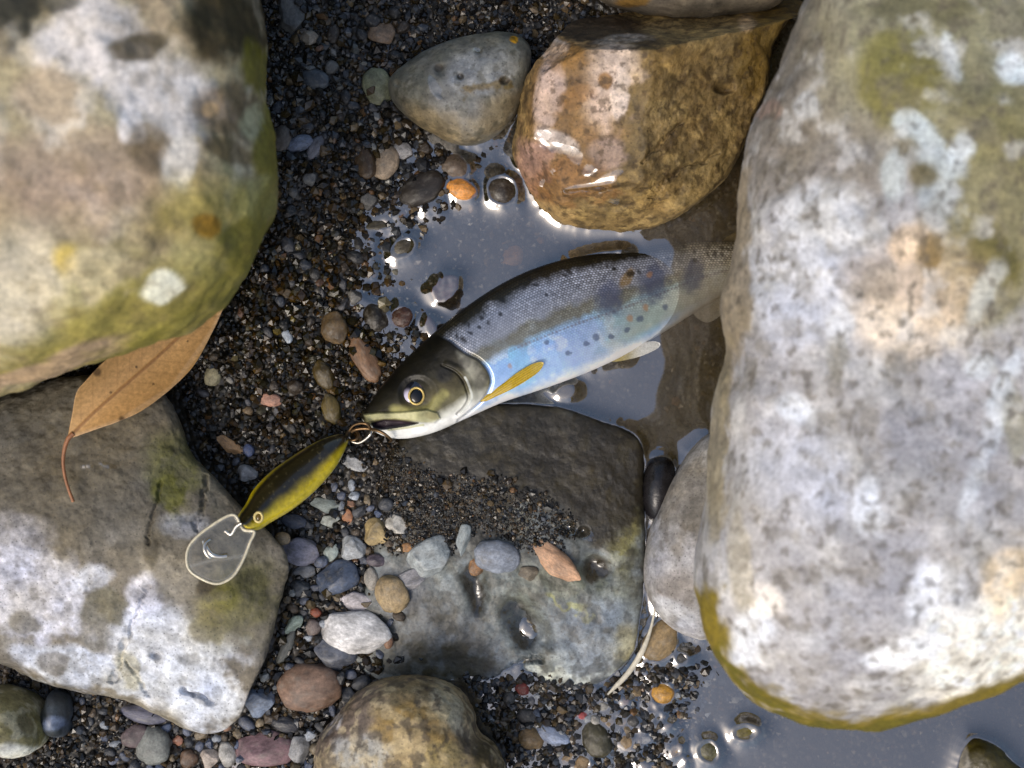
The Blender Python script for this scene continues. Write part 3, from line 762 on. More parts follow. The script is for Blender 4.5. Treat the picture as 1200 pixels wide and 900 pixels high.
hm_rock = hm.copy()
EXPL = [
 # px, py, rx, ry, rot, colour, angular, wet, label
 (417, 741, 43, 27, 14, (208, 206, 204), 1, .1, 'large white wedge shaped pebble beside the tan oval pebble'),
 (352, 646, 26, 18, 4, (136, 134, 146), 0, .25, 'mauve grey pebble with one square end near the lure'),
 (395, 677, 26, 20, -15, (72, 82, 100), 1, .7, 'wet blue grey pebble between mauve grey and light grey pebbles'),
 (419, 705, 25, 13, 6, (172, 166, 168), 0, .2, 'light grey tapered pebble above the white wedge pebble'),
 (460, 698, 20, 25, -20, (150, 130, 96), 0, .3, 'tan oval pebble next to the white wedge pebble'),
 (411, 643, 18, 15, 30, (164, 168, 170), 1, .3, 'pale grey angular pebble beside the tan rough pebble'),
 (440, 624, 20, 17, 30, (158, 138, 96), 1, .2, 'tan rough pebble in the gravel by the flat wet rock'),
 (466, 616, 15, 11, 30, (184, 180, 170), 1, .2, 'off white chip beside the tan rough pebble'),
 (407, 605, 7, 11, -15, (168, 118, 84), 1, .4, 'small orange brick coloured pebble near the lure'),
 (477, 642, 9, 6, 0, (166, 122, 78), 0, .4, 'tiny orange pebble beside the clear grey quartz pebble'),
 (435, 679, 9, 14, 0, (150, 144, 134), 0, .3, 'small upright speckled pebble above the light grey tapered pebble'),
 (442, 657, 14, 8, 0, (74, 66, 74), 0, .6, 'dark purple pebble under the tan rough pebble'),
 (504, 655, 27, 22, -30, (150, 156, 156), 1, .6, 'clear grey quartz pebble on the flat wet rock'),
 (482, 680, 20, 12, -20, (136, 134, 136), 1, .5, 'mottled grey pebble below the clear grey quartz pebble'),
 (390, 766, 28, 20, 25, (84, 88, 98), 1, .75, 'wet dark slate pebble with a pale patch under the white wedge pebble'),
 (344, 732, 15, 10, -40, (126, 140, 130), 1, .3, 'greenish grey angular chip by the pale flat rock'),
 (357, 670, 14, 8, -10, (120, 122, 124), 0, .4, 'small grey oval pebble under the mauve grey pebble'),
 (380, 592, 21, 9, 12, (134, 142, 136), 1, .3, 'greenish grey slate sliver under the lure tail'),
 (386, 611, 13, 8, 0, (168, 172, 162), 1, .3, 'pale green white chip near the small orange pebble'),
 (331, 631, 9, 8, 0, (148, 128, 98), 0, .4, 'small tan pebble touching the mauve grey pebble'),
 (343, 611, 17, 9, 14, (74, 80, 94), 0, .6, 'dark blue grey oval pebble under the lure body'),
 (388, 647, 9, 14, 15, (146, 156, 150), 1, .35, 'pale green grey upright chip beside the mauve grey pebble'),
 (370, 718, 7, 6, 0, (132, 70, 48), 0, .4, 'small brick red pebble near the greenish chip'),
 (365, 735, 11, 10, 0, (118, 106, 100), 1, .4, 'small brown grey pebble near the white wedge pebble'),
 (350, 690, 13, 10, 0, (66, 70, 74), 1, .5, 'charcoal pebble beside the pale flat rock'),
 (363, 808, 40, 32, -10, (122, 98, 82), 0, .35, 'rusty brown and white pebble above the mauve pebble'),
 (301, 825, 22, 17, -5, (116, 128, 146), 1, .4, 'blue grey pebble at the tip of the flat pale rock'),
 (310, 878, 34, 22, 5, (124, 98, 100), 1, .4, 'pink mauve pebble at the tip of the pebble bank'),
 (179, 876, 22, 25, 10, (116, 118, 112), 0, .3, 'smooth grey green oval pebble below the flat pale rock'),
 (157, 864, 19, 14, -20, (86, 74, 74), 0, .4, 'dark plum oval pebble beside the grey green oval'),
 (167, 838, 29, 11, 8, (88, 88, 102), 0, .45, 'slate purple long pebble tucked under the flat pale rock'),
 (264, 884, 13, 16, -15, (172, 168, 160), 1, .3, 'off white upright pebble beside the pink mauve pebble'),
 (349, 880, 14, 20, 5, (128, 128, 128), 1, .7, 'wet grey quartz pebble between pink pebble and tan rock'),
 (335, 850, 18, 10, 10, (52, 52, 56), 0, .7, 'black wet pebble above the wet grey quartz pebble'),
 (244, 890, 13, 12, 0, (176, 162, 148), 1, .3, 'cream and brown pebble near the off white upright pebble'),
 (220, 890, 12, 12, 0, (96, 74, 56), 0, .4, 'chestnut brown pebble beside the cream and brown pebble'),
 (208, 868, 7, 8, 0, (150, 104, 84), 1, .3, 'small terracotta pebble beside the grey green oval'),
 (335, 757, 8, 23, 25, (90, 92, 88), 1, .4, 'long dark slate splinter by the flat pale rock'),
 (442, 100, 15, 19, -15, (108, 108, 82), 0, .35, 'olive grey pebble touching the pitted grey cobble'),
 (351, 168, 14, 9, -20, (96, 102, 116), 0, .7, 'shiny blue grey pebble in the dark gravel beside the mottled boulder'),
 (369, 173, 7, 14, 35, (100, 98, 102), 0, .6, 'narrow grey pebble leaning on the shiny blue grey pebble'),
 (330, 163, 10, 15, 20, (84, 76, 68), 0, .5, 'brown grey pebble beside the shiny blue grey pebble'),
 (369, 93, 15, 11, 10, (66, 70, 74), 0, .6, 'dark grey pebble in the gravel level with the pitted cobble'),
 (362, 45, 10, 8, 0, (128, 116, 100), 1, .4, 'tan grey chip in the dark gravel near the mottled boulder'),
 (447, 38, 13, 12, 20, (112, 92, 72), 1, .5, 'brown chip in the gravel above the olive grey pebble'),
 (340, 18, 15, 20, 0, (74, 72, 68), 1, .5, 'dark grey slab in the gravel beside the mottled boulder top'),
 (428, 192, 11, 19, -8, (66, 52, 36), 0, .5, 'dark brown oval pebble beside the woody tan pebble'),
 (451, 189, 14, 18, 20, (146, 128, 106), 1, .3, 'woody tan streaked pebble above the pool'),
 (471, 176, 11, 9, 30, (150, 146, 142), 1, .5, 'pale grey chip beside the woody tan pebble'),
 (492, 222, 32, 20, -25, (46, 40, 34), 0, .5, 'flat dark brown stone at the upper rim of the pool'),
 (533, 194, 18, 15, 10, (104, 90, 76), 0, .7, 'wet brown pebble above the orange pebble'),
 (541, 222, 19, 13, 8, (216, 146, 70), 0, .7, 'glossy orange pebble at the edge of the pool'),
 (589, 222, 19, 18, 0, (62, 54, 44), 0, .8, 'round dark pebble ringed by water beside the ochre rock'),
 (473, 290, 19, 12, -30, (70, 62, 44), 0, .8, 'dark olive pebble breaking the surface of the pool'),
 (431, 318, 10, 11, 0, (84, 74, 50), 0, .8, 'small olive pebble at the left rim of the pool'),
 (336, 394, 6, 11, -28, (160, 168, 176), 0, .4, 'small bluish white oval pebble in the dark gravel'),
 (426, 418, 14, 34, -28, (122, 92, 66), 0, .55, 'long brown pebble just above the fish head'),
 (391, 384, 17, 20, 10, (96, 78, 52), 0, .6, 'dull brown pebble above the long brown pebble'),
 (379, 440, 12, 20, -20, (76, 62, 28), 0, .6, 'dark olive pebble left of the long brown pebble'),
 (388, 478, 12, 20, -15, (88, 74, 32), 0, .6, 'mossy olive pebble between fish mouth and lure'),
 (317, 469, 14, 9, 5, (176, 132, 112), 0, .3, 'pinkish tan pebble in the dark gravel above the lure'),
 (248, 441, 11, 14, 10, (150, 142, 112), 0, .3, 'pale olive pebble beside the brown leaf'),
 (267, 521, 21, 8, 34, (184, 146, 104), 1, .3, 'tan elongated chip above the lure body'),
 (291, 528, 7, 8, 0, (92, 104, 140), 0, .5, 'small blue pebble beside the tan elongated chip'),
 (288, 555, 14, 10, 20, (150, 152, 156), 1, .5, 'pale glassy pebble beside the lure body'),
 (414, 544, 17, 8, 28, (176, 176, 174), 1, .3, 'whitish splinter under the hook'),
 (582, 652, 28, 20, 8, (128, 134, 144), 0, .3, 'smooth grey oval pebble on the flat wet rock'),
 (557, 665, 10, 12, 0, (146, 108, 72), 0, .4, 'small amber pebble touching the smooth grey oval'),
 (650, 660, 37, 16, 38, (188, 148, 116), 1, .25, 'angular orange stone chip on the flat wet rock'),
 (618, 672, 13, 9, 0, (108, 98, 82), 1, .5, 'brown grey chip between grey oval and orange chip'),
 (542, 632, 9, 20, 10, (140, 148, 148), 1, .4, 'pale upright splinter above the smooth grey oval'),
 (612, 808, 10, 9, 0, (110, 40, 30), 0, .5, 'dark red pebble under water below the flat wet rock'),
 (682, 838, 7, 6, 0, (140, 60, 60), 0, .5, 'small pink red pebble under shallow water'),
 (776, 812, 16, 14, 0, (170, 124, 44), 0, .6, 'amber yellow pebble in the shallow water near the straw'),
 (648, 862, 22, 11, 30, (130, 140, 160), 1, .5, 'blue grey pebble in the shallow water beside the tan rock'),
 (700, 868, 18, 26, -20, (62, 58, 40), 0, .6, 'dark olive stone in the shallow water'),
 (622, 866, 16, 14, 0, (120, 98, 66), 0, .5, 'tan brown pebble in shallow water beside the tan rock'),
 (874, 857, 18, 12, -10, (92, 82, 30), 0, .7, 'mossy pebble breaking the water below the huge boulder'),
 (829, 880, 16, 15, 20, (82, 78, 50), 0, .8, 'dark pebble awash beside the mossy pebble'),
 (772, 752, 22, 30, 35, (134, 112, 76), 0, .4, 'brown tan stone beside the pale dried straw'),
 (447, 262, 26, 10, -10, (64, 56, 34), 0, .6, 'dark olive stone on the left bank of the pool'),
 (600, 300, 14, 14, 10, (140, 100, 44), 1, .6, 'rough ochre pebble at the back of the fish'),
 (522, 338, 20, 14, -30, (92, 44, 32), 1, .8, 'reddish brown stone just under the pool surface'),
 (506, 385, 8, 16, -20, (78, 44, 34), 0, .8, 'small reddish wet pebble behind the fish head'),
 (440, 372, 16, 20, -20, (38, 32, 22), 0, .7, 'black brown wet stone left of the pool'),
 (470, 372, 15, 14, -20, (70, 46, 34), 0, .8, 'dark chestnut wet stone beside the fish head'),
 (664, 459, 13, 10, -20, (96, 86, 66), 0, .8, 'rounded wet pebble at the water line under the fish belly'),
]
for (px, py, rx, ry, rot, c, ang, wet, lab) in EXPL:
    zb = None
    if py < 200 and px < 480:
        rx, ry = rx * 1.2, ry * 1.2
        c = tuple(min(230, q * 1.12) for q in c)
    if lab.startswith('reddish brown stone just'):
        zb = -0.0022
    elif lab.startswith('dark olive pebble breaking') or lab.startswith('round dark pebble ringed') or lab.startswith('small olive pebble at'):
        zb = -0.0008
    elif lab.startswith('glossy orange'):
        zb = 0.0006
    elif lab.startswith('rounded wet pebble'):
        zb = -0.001
    elif 'awash' in lab or 'breaking the water below' in lab:
        zb = -0.001
    put_pebble(px, py, rx, ry, rot, c, lab, None, bool(ang), wet, zb=zb)

# many small look-alike pebbles scattered through the gravel
KINDS = [
 ((58, 56, 54), 'small charcoal pebble ', 'small charcoal pebbles', 5),
 ((84, 84, 88), 'small grey pebble ', 'small grey pebbles', 5),
 ((78, 62, 44), 'small brown pebble ', 'small brown pebbles', 4),
 ((120, 100, 72), 'small tan pebble ', 'small tan pebbles', 2.2),
 ((74, 80, 92), 'small blue grey pebble ', 'small blue grey pebbles', 2),
 ((152, 148, 140), 'small whitish pebble ', 'small whitish pebbles', 1.2),
 ((138, 98, 70), 'small rust orange pebble ', 'small rust orange pebbles', 0.6),
]
kw = np.array([k[3] for k in KINDS], float)
kw /= kw.sum()
ZONES = [ # polygon px, count, min r, max r, brightness
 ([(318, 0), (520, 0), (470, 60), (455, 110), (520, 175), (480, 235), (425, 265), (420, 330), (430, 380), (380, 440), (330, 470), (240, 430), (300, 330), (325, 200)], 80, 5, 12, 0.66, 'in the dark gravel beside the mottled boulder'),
 ([(240, 430), (330, 470), (400, 500), (300, 590), (250, 560), (215, 470)], 16, 4.5, 8, 0.95, 'in the gravel between leaf and lure'),
 ([(330, 640), (400, 560), (470, 600), (520, 640), (470, 720), (440, 790), (380, 840), (330, 780), (310, 720)], 70, 6, 13, 1.2, 'in the pebble bank below the lure'),
 ([(90, 820), (240, 862), (300, 840), (380, 850), (365, 900), (140, 905)], 40, 6, 12, 1.15, 'below the flat pale rock'),
 ([(560, 810), (740, 812), (800, 760), (830, 850), (800, 905), (600, 905)], 24, 6, 12, 1.05, 'in shallow water below the flat wet rock'),
]
r = random.Random(5)
taken = [(e[0], e[1], max(e[2], e[3])) for e in EXPL]
nsm = 0
for poly, cnt, r0, r1, br, where in ZONES:
    xs = [q[0] for q in poly]
    ys = [q[1] for q in poly]
    made = tries = 0
    while made < cnt and tries < cnt * 60:
        tries += 1
        x, y = r.uniform(min(xs), max(xs)), r.uniform(min(ys), max(ys))
        if not in_poly(np.array([x]), np.array([y]), poly)[0]:
            continue
        rad = r0 + (r1 - r0) * r.random() ** 1.8
        if any(math.hypot(x - a, y - b) < (c * 0.72 + rad * 0.8) for a, b, c in taken):
            continue
        wx, wy = P(x, y, 0.003)
        if hm_at(wx, wy) > float(terrain(np.array([wx]), np.array([wy]))[0]) + 0.004:
            continue
        k = KINDS[int(np.searchsorted(np.cumsum(kw), r.random()))]
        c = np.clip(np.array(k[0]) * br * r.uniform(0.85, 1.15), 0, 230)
        if 'bank' in where or 'flat pale' in where:
            c = c * np.array([0.86, 0.92, 1.02])
        asp = r.uniform(0.55, 0.95)
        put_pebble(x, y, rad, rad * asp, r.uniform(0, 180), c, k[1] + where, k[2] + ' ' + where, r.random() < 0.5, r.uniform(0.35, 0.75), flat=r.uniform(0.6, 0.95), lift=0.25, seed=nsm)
        taken.append((x, y, rad))
        made += 1
        nsm += 1

# ------------------------------------------------------------------ grit (uncountable)
def grit(n, band_only=False, zone=None, rr=(1.6, 5.4, 1.8), seed=77):
    d, f = ico(1)
    nv = len(d)
    rg = np.random.default_rng(seed)
    px = rg.uniform(380, 680, n) if band_only else rg.uniform(-170, 1370, n)
    py = rg.uniform(515, 650, n) if band_only else rg.uniform(-170, 1070, n)
    rad = 1.3 + 5.2 * rg.random(n) ** 2.4
    if zone:
        px = rg.uniform(zone[0], zone[2], n)
        py = rg.uniform(zone[1], zone[3], n)
        rad = rr[0] + rr[1] * rg.random(n) ** rr[2]
    x, y = (px - 600) * K, -(py - 450) * K
    tz = terrain(x, y)
    hz = hm_at(x, y)
    hr = hm_rock[np.clip(((py - HM0Y) / HMS).astype(int), 0, HMH - 1), np.clip(((px - HM0X) / HMS).astype(int), 0, HMW - 1)]
    peb = hz > np.maximum(hr, tz) + 0.0006
    nz = fbm(np.stack([px, py, px * 0], -1), 1 / 35.0, 3, 321)
    band = poly_soft(px + nz * 30, py + nz * 30, [(395, 540), (450, 525), (520, 555), (600, 575), (660, 600), (640, 640), (560, 625), (500, 640), (440, 640), (390, 600)], 14)
    on = (rg.random(n) < band * 0.95) & (hz > -0.5) & ~peb
    keep = (hz < tz + 0.0035) | (on & (hz < 0.016))
    keep &= ~((hz > 0.02))
    keep &= ~in_poly(px, py, [(-170, -120), (240, -120), (275, 60), (285, 190), (250, 290), (160, 350), (-170, 440)])
    keep &= ~in_poly(px, py, [(930, -80), (900, 250), (890, 700), (960, 790), (1370, 660), (1370, -80)])
    keep &= ~peb
    deep = tz < -0.0075
    keep &= ~(deep & (rg.random(n) < 0.6))
    keep &= rad < np.where(band > 0.5, 4.2, 9)
    if band_only:
        keep &= on & (hz > tz) & (hz < 0.016)
        rad = 0.7 + 0.32 * (rad - 1.3)
    px, py, x, y, rad, tz, hz, on = [q[keep] for q in (px, py, x, y, rad, tz, hz, on)]
    n = len(px)
    z = np.where(on, np.maximum(tz, hz), tz) + rad * K * rg.uniform(-0.1, 0.7, n)
    sc = rad[:, None] * K * rg.uniform(0.6, 1.15, (n, 3))
    q = rg.normal(size=(n, 4))
    q /= np.linalg.norm(q, axis=1)[:, None]
    w, a, b, c = q.T
    R = np.stack([1 - 2 * (b * b + c * c), 2 * (a * b - c * w), 2 * (a * c + b * w),
                  2 * (a * b + c * w), 1 - 2 * (a * a + c * c), 2 * (b * c - a * w),
                  2 * (a * c - b * w), 2 * (b * c + a * w), 1 - 2 * (a * a + b * b)], -1).reshape(n, 3, 3)
    loc = d[None] * sc[:, None, :] * rg.uniform(0.72, 1.25, (n, nv, 1))
    v = np.einsum('nij,nkj->nki', R, loc) + np.stack([x, y, z], -1)[:, None, :]
    pal = lin(np.array([(48, 46, 44), (66, 64, 62), (30, 27, 24), (74, 60, 44), (96, 78, 54), (84, 86, 92), (124, 104, 76), (150, 146, 138), (134, 100, 68), (64, 52, 30)]))
    pw = np.array([16, 12, 15, 14, 9, 7, 5, 2.2, 1.8, 12])
    cc = pal[rg.choice(len(pal), n, p=pw / pw.sum())] * rg.uniform(0.25, 0.8, (n, 1)) * np.array([0.97, 1.0, 1.0])
    # the lower pebble bank is drier and greyer than the muddy bank above the fish
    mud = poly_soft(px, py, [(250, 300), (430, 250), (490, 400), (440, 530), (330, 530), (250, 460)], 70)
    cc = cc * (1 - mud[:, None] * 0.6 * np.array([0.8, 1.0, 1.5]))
    fc = (f[None] + (np.arange(n) * nv)[:, None, None]).reshape(-1, 3)
    return v.reshape(-1, 3), fc, np.repeat(cc, nv, 0)
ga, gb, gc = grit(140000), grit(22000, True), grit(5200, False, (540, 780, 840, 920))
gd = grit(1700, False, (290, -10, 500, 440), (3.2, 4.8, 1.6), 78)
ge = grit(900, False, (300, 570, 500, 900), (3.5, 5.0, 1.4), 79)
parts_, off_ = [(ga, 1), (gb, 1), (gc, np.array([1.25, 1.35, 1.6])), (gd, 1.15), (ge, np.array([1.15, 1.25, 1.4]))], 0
gvv, gff, gcc = [], [], []
for q_, t_ in parts_:
    gvv.append(q_[0])
    gff.append(q_[1] + off_)
    gcc.append(q_[2] * t_)
    off_ += len(q_[0])
g = link('gravel', mesh_np('gravel', np.vstack(gvv), np.vstack(gff), False, {'Col': np.vstack(gcc)}), M_GRIT)
g['kind'] = 'stuff'
tag(g, 'fine dark wet gravel and grit filling the gaps between the stones', 'gravel')

# ------------------------------------------------------------------ fish
U = [(424, 490), (428, 481), (437, 467), (452, 446), (477, 419), (505, 393), (540, 364), (580, 337), (620, 317), (665, 303), (710, 296), (750, 291), (790, 286), (830, 283), (868, 284), (905, 288)]
Lc = [(424, 491), (431, 500), (450, 511), (475, 514), (508, 507), (545, 491), (588, 472), (630, 458), (672, 443), (710, 427), (745, 409), (780, 388), (815, 366), (848, 347), (878, 334), (910, 324)]
NS = 760
u0, l0 = catmull(U, 3000), catmull(Lc, 3000)
mid = (u0 + l0) / 2
al = np.concatenate([[0], np.cumsum(np.hypot(*np.diff(mid, axis=0).T))])
ss = np.linspace(0, 1, NS) ** 1.0 * al[-1]
Ux = np.stack([np.interp(ss, al, u0[:, k]) for k in (0, 1)], -1)
Lx = np.stack([np.interp(ss, al, l0[:, k]) for k in (0, 1)], -1)
mx_ = (Ux + Lx) / 2
zc = np.interp(mx_[:, 0], [424, 560, 640, 700, 760, 800, 850, 910], [0.0105, 0.0098, 0.0065, 0.0024, -0.0030, -0.0066, -0.0088, -0.0110])
hw = np.interp(ss / al[-1], [0, 0.015, 0.05, 0.12, 0.22, 0.32, 0.5, 0.7, 0.85, 1.0], [0.0003, 0.0022, 0.0042, 0.0062, 0.0076, 0.0084, 0.0086, 0.0070, 0.0052, 0.0034])
NA_UP, NA_DN = 250, 40
aa = np.concatenate([np.linspace(0, math.pi, NA_UP, endpoint=False), np.linspace(math.pi, 2 * math.pi, NA_DN, endpoint=False)])
# even spacing of arc on the visible side
ca, sa = np.cos(aa), np.sin(aa)
prof = np.sign(sa) * np.abs(sa) ** 0.85
S2, A2 = np.meshgrid(ss, aa, indexing='ij')
vv = (1 - np.cos(A2)) / 2
fpx = Ux[:, None, 0] * (1 - vv) + Lx[:, None, 0] * vv
fpy = Ux[:, None, 1] * (1 - vv) + Lx[:, None, 1] * vv
fz = zc[:, None] + hw[:, None] * prof[None, :]
upside = (np.sin(A2) > 0.02).ravel()
fpx, fpy, fz, vvr, s_r = fpx.ravel(), fpy.ravel(), fz.ravel(), vv.ravel(), S2.ravel()
dep = np.repeat(np.hypot(*(Ux - Lx).T), len(aa))
pn = np.stack([fpx, fpy, fz * 3000], -1)
nA = fbm(pn, 1 / 22.0, 4, 401)
nB = fbm(pn, 1 / 6.0, 3, 402)
nC = fbm(pn, 1 / 60.0, 3, 403)
OPER = catmull([(528, 400), (545, 414), (560, 422), (570, 432), (575, 445), (572, 457), (563, 470), (548, 483), (536, 492)], 60)
PREO = catmull([(522, 427), (537, 434), (546, 444), (551, 456), (553, 466), (548, 476), (540, 484)], 40)
head_poly = [(400, 380), (512, 392), (528, 400)] + [tuple(q) for q in OPER] + [(525, 520), (400, 530)]
hd = poly_soft(fpx, fpy, head_poly, 1.6)
body_w = 1 - hd
# --- colours
w = vvr + nC * 0.05 + nA * 0.05 + nB * 0.02
keys = [0.0, 0.08, 0.17, 0.36, 0.42, 0.50, 0.56, 0.62, 0.80, 0.90, 0.96, 1.0]
cols = np.array([lin(c) for c in [(26, 23, 13), (34, 31, 20), (140, 146, 160), (146, 150, 160), (112, 108, 92), (124, 124, 114), (140, 178, 208), (144, 180, 226), (164, 192, 234), (160, 190, 230), (206, 216, 228), (236, 238, 240)]])  # flank blues: skin iridescence plus sky reflection painted in
body = np.stack([np.interp(w, keys, cols[:, k]) for k in range(3)], -1)
pB = fbm(pn, 1 / 38.0, 4, 421)[:, None]
pC = fbm(pn, 1 / 16.0, 4, 422)[:, None]
fl = (sstep(0.5, 0.6, vvr) * sstep(0.97, 0.88, vvr))[:, None]
for q, cc_, st_ in ((sstep(0.05, 0.35, pB), (168, 180, 228), 0.35), (sstep(-0.05, -0.35, pB), (138, 198, 226), 0.55), (sstep(0.1, 0.4, pC), (214, 224, 240), 0.5), (sstep(0.1, 0.4, -pC), (128, 160, 200), 0.35)):  # iridescent tints, with white highlights painted among them
    m_ = q * fl * st_
    body = body * (1 - m_) + lin(cc_) * m_
# the brown stripe breaks up and fades towards the tail
st_ = (sstep(0.36, 0.42, vvr) * sstep(0.56, 0.50, vvr))[:, None] * (0.25 + 0.75 * sstep(0.0, 0.4, pC))
body = body * (1 - st_ * 0.55) + lin((140, 148, 150)) * st_ * 0.55
rear = sstep(670, 755, fpx + nA * 16)[:, None]
yel = sstep(0.42, 0.62, vvr)[:, None] * sstep(0.97, 0.84, vvr)[:, None]
body = body * (1 - rear * yel * 0.75) + lin((160, 168, 146)) * rear * yel * 0.75
rear2 = sstep(765, 830, fpx + nA * 20)[:, None]  # submerged part painted paler to offset light lost in the water
body = body * (1 - rear2 * 0.75) + lin((196, 188, 168)) * rear2 * 0.75
# scales: staggered rows along the body
arc = vvr * dep
arc = arc + nA * 1.6
row = arc / 2.7
ri = np.floor(row)
su = s_r / 3.5 + nC * 0.8 + 0.5 * (ri % 2)
fu = su % 1.0 - 0.62
cell = hash3(np.floor(su).astype(np.int64), ri.astype(np.int64), np.zeros(len(ri), np.int64), 5)
fw = row - ri - 0.5
dsc = np.sqrt((fu * 0.95) ** 2 + fw ** 2)
scale_h = np.clip(1 - dsc * 1.75, 0, 1)
sw = (np.interp(vvr, [0, 0.05, 0.12, 0.34, 0.5, 0.66, 0.9, 1], [0.5, 0.9, 1, 0.9, 0.5, 0.22, 0.08, 0]) * body_w) * np.clip(1.05 + 0.8 * nC + 0.5 * nA, 0.35, 1.5)
edge = sstep(0.30, 0.60, dsc)
body *= (1 - (edge * sw * 0.6))[:, None]
body *= (1 + (cell - 0.5) * sw * 0.7)[:, None]
body *= (1 + (scale_h * sw * 0.75))[:, None]
body *= (1 + nB * 0.10 + nA * 0.10)[:, None]
body *= (1 + 0.16 * sstep(0.5, 0.62, vvr) * (1 - rear2[:, 0]))[:, None]
body = np.clip(body, 0, 0.9)
# lateral line
latd = np.abs(vvr - (0.575 + 0.0 * s_r)) * dep
ll = sstep(2.2, 0.6, latd + nB * 1.0) * (0.55 + 0.35 * np.sin(s_r * 1.3)) * sstep(585, 610, fpx) * 0.7
body = body * (1 - ll[:, None]) + lin((118, 100, 104)) * ll[:, None]
def spot(x, y, rx, ry, rot, c, st, so=0.3):
    global body
    m = sstep(1 + so, 1 - so, ell(fpx + nB * 2.0, fpy + nA * 2.5, x, y, rx, ry, rot) + nB * 0.35) * st * upside
    body = body * (1 - m[:, None]) + lin(c) * m[:, None]
for x, y, rx, ry in [(714, 350, 15, 20), (766, 332, 15, 25), (812, 322, 12, 20)]:
    spot(x, y, rx, ry, 12, (80, 90, 122), 0.72, 0.5)
for x, y, rr_ in [(699, 395, 4.6), (735, 387, 3.6), (750, 373, 4.2), (687, 403, 3.6), (716, 395, 3.2), (666, 414, 3.4), (640, 400, 2.6), (780, 360, 3.5)]:
    spot(x, y, rr_, rr_, 0, (72, 86, 118), 0.7, 0.35)
for x, y, rr_ in [(738, 372, 3.8), (757, 360, 3.6), (598, 429, 2.6), (761, 322, 3.2)]:
    spot(x, y, rr_, rr_, 0, (186, 140, 92), 0.6, 0.5)
spot(735, 326, 6, 13, 35, (150, 120, 54), 0.7)
sr = random.Random(3)
for k in range(52):
    t = sr.uniform(0.16, 0.92)
    j = int(t * (NS - 1))
    vq = sr.uniform(0.03, 0.28)
    q = Ux[j] * (1 - vq) + Lx[j] * vq
    spot(q[0], q[1], sr.uniform(1.8, 4.0), sr.uniform(1.4, 2.8), sr.uniform(0, 90), (22, 20, 18), 0.8, 0.6)
# head colours
hv = vvr + nA * 0.05
hk = [0, 0.25, 0.42, 0.62, 0.76, 0.86, 1.0]
hc = np.array([lin(c) for c in [(14, 12, 6), (17, 15, 7), (32, 29, 14), (70, 64, 40), (92, 88, 62), (196, 196, 184), (238, 238, 236)]])
head = np.stack([np.interp(hv, hk, hc[:, k]) for k in range(3)], -1)
def hmix(m, c):
    global head
    head = head * (1 - m[:, None]) + lin(c) * m[:, None]
hmix(poly_soft(fpx, fpy, [(536, 412), (560, 424), (572, 444), (562, 468), (552, 470), (552, 450), (544, 434)], 5) * 0.5, (150, 150, 138))
hmix(sstep(1.3, 0.7, ell(fpx, fpy, 520, 440, 9, 9, 0)) * 0.7, (34, 34, 34))
hmix(sstep(1.3, 0.7, ell(fpx, fpy, 545, 425, 7, 8, 30)) * 0.55, (52, 50, 46))
hmix(sstep(1.3, 0.7, ell(fpx, fpy, 564, 446, 7, 12, 20)) * 0.55, (60, 58, 50))
hmix(sstep(1.3, 0.7, ell(fpx, fpy, 509, 438, 5, 5, 20)) * 0.5, (44, 42, 34))
hmix(sstep(2.0, 0.5, seg_dist(fpx, fpy, PREO[12:])) * 0.75, (196, 200, 192))  # highlight along the cheek ridge, painted as a pale line
hmix(sstep(2.0, 0.5, seg_dist(fpx, fpy, PREO + np.array([-5, 1]))) * 0.5, (48, 44, 32))
hmix(sstep(9, 2, seg_dist(fpx, fpy, [(462, 480), (485, 484), (505, 478), (520, 462)])) * 0.5, (166, 160, 96))
MAX = [(426, 486), (440, 484), (470, 483), (500, 480), (513, 484), (516, 490), (509, 496), (490, 494), (462, 491), (442, 492), (430, 494)]
mxm = poly_soft(fpx, fpy, MAX, 1.6) * upside
hmix(mxm * 0.85, (170, 166, 122))
hmix(sstep(1.2, 0.6, ell(fpx, fpy, 506, 487, 9, 5, 10)) * 0.6 * upside, (122, 114, 76))
SLIT = [(436, 496), (450, 492), (470, 493), (490, 495.5), (478, 498.5), (462, 501), (448, 503), (438, 501)]
slit = poly_soft(fpx, fpy, SLIT, 1.3) * upside
hmix(slit * 0.97, (54, 40, 52))
jaw = poly_soft(fpx, fpy, [(440, 505), (450, 503), (478, 499), (500, 497), (545, 484), (552, 500), (480, 520), (440, 516)], 3) * upside
hmix(jaw * 0.85, (236, 236, 230))
hmix(sstep(2.0, 0.6, seg_dist(fpx, fpy, [(455, 504), (478, 501), (496, 498)])) * 0.6 * upside, (168, 166, 96))
hmix(sstep(1.4, 0.5, ell(fpx, fpy, 437, 480, 5, 5, 0)) * 0.8 * upside, (22, 20, 14))
nD = fbm(pn, 1 / 11.0, 4, 404)
head *= (1 + nB * 0.2 + nA * 0.25 + nD * 0.9 * sstep(0.85, 0.7, vvr))[:, None]
fc = body * body_w[:, None] + head * hd[:, None]
under = (~upside)[:, None] * np.ones(3)
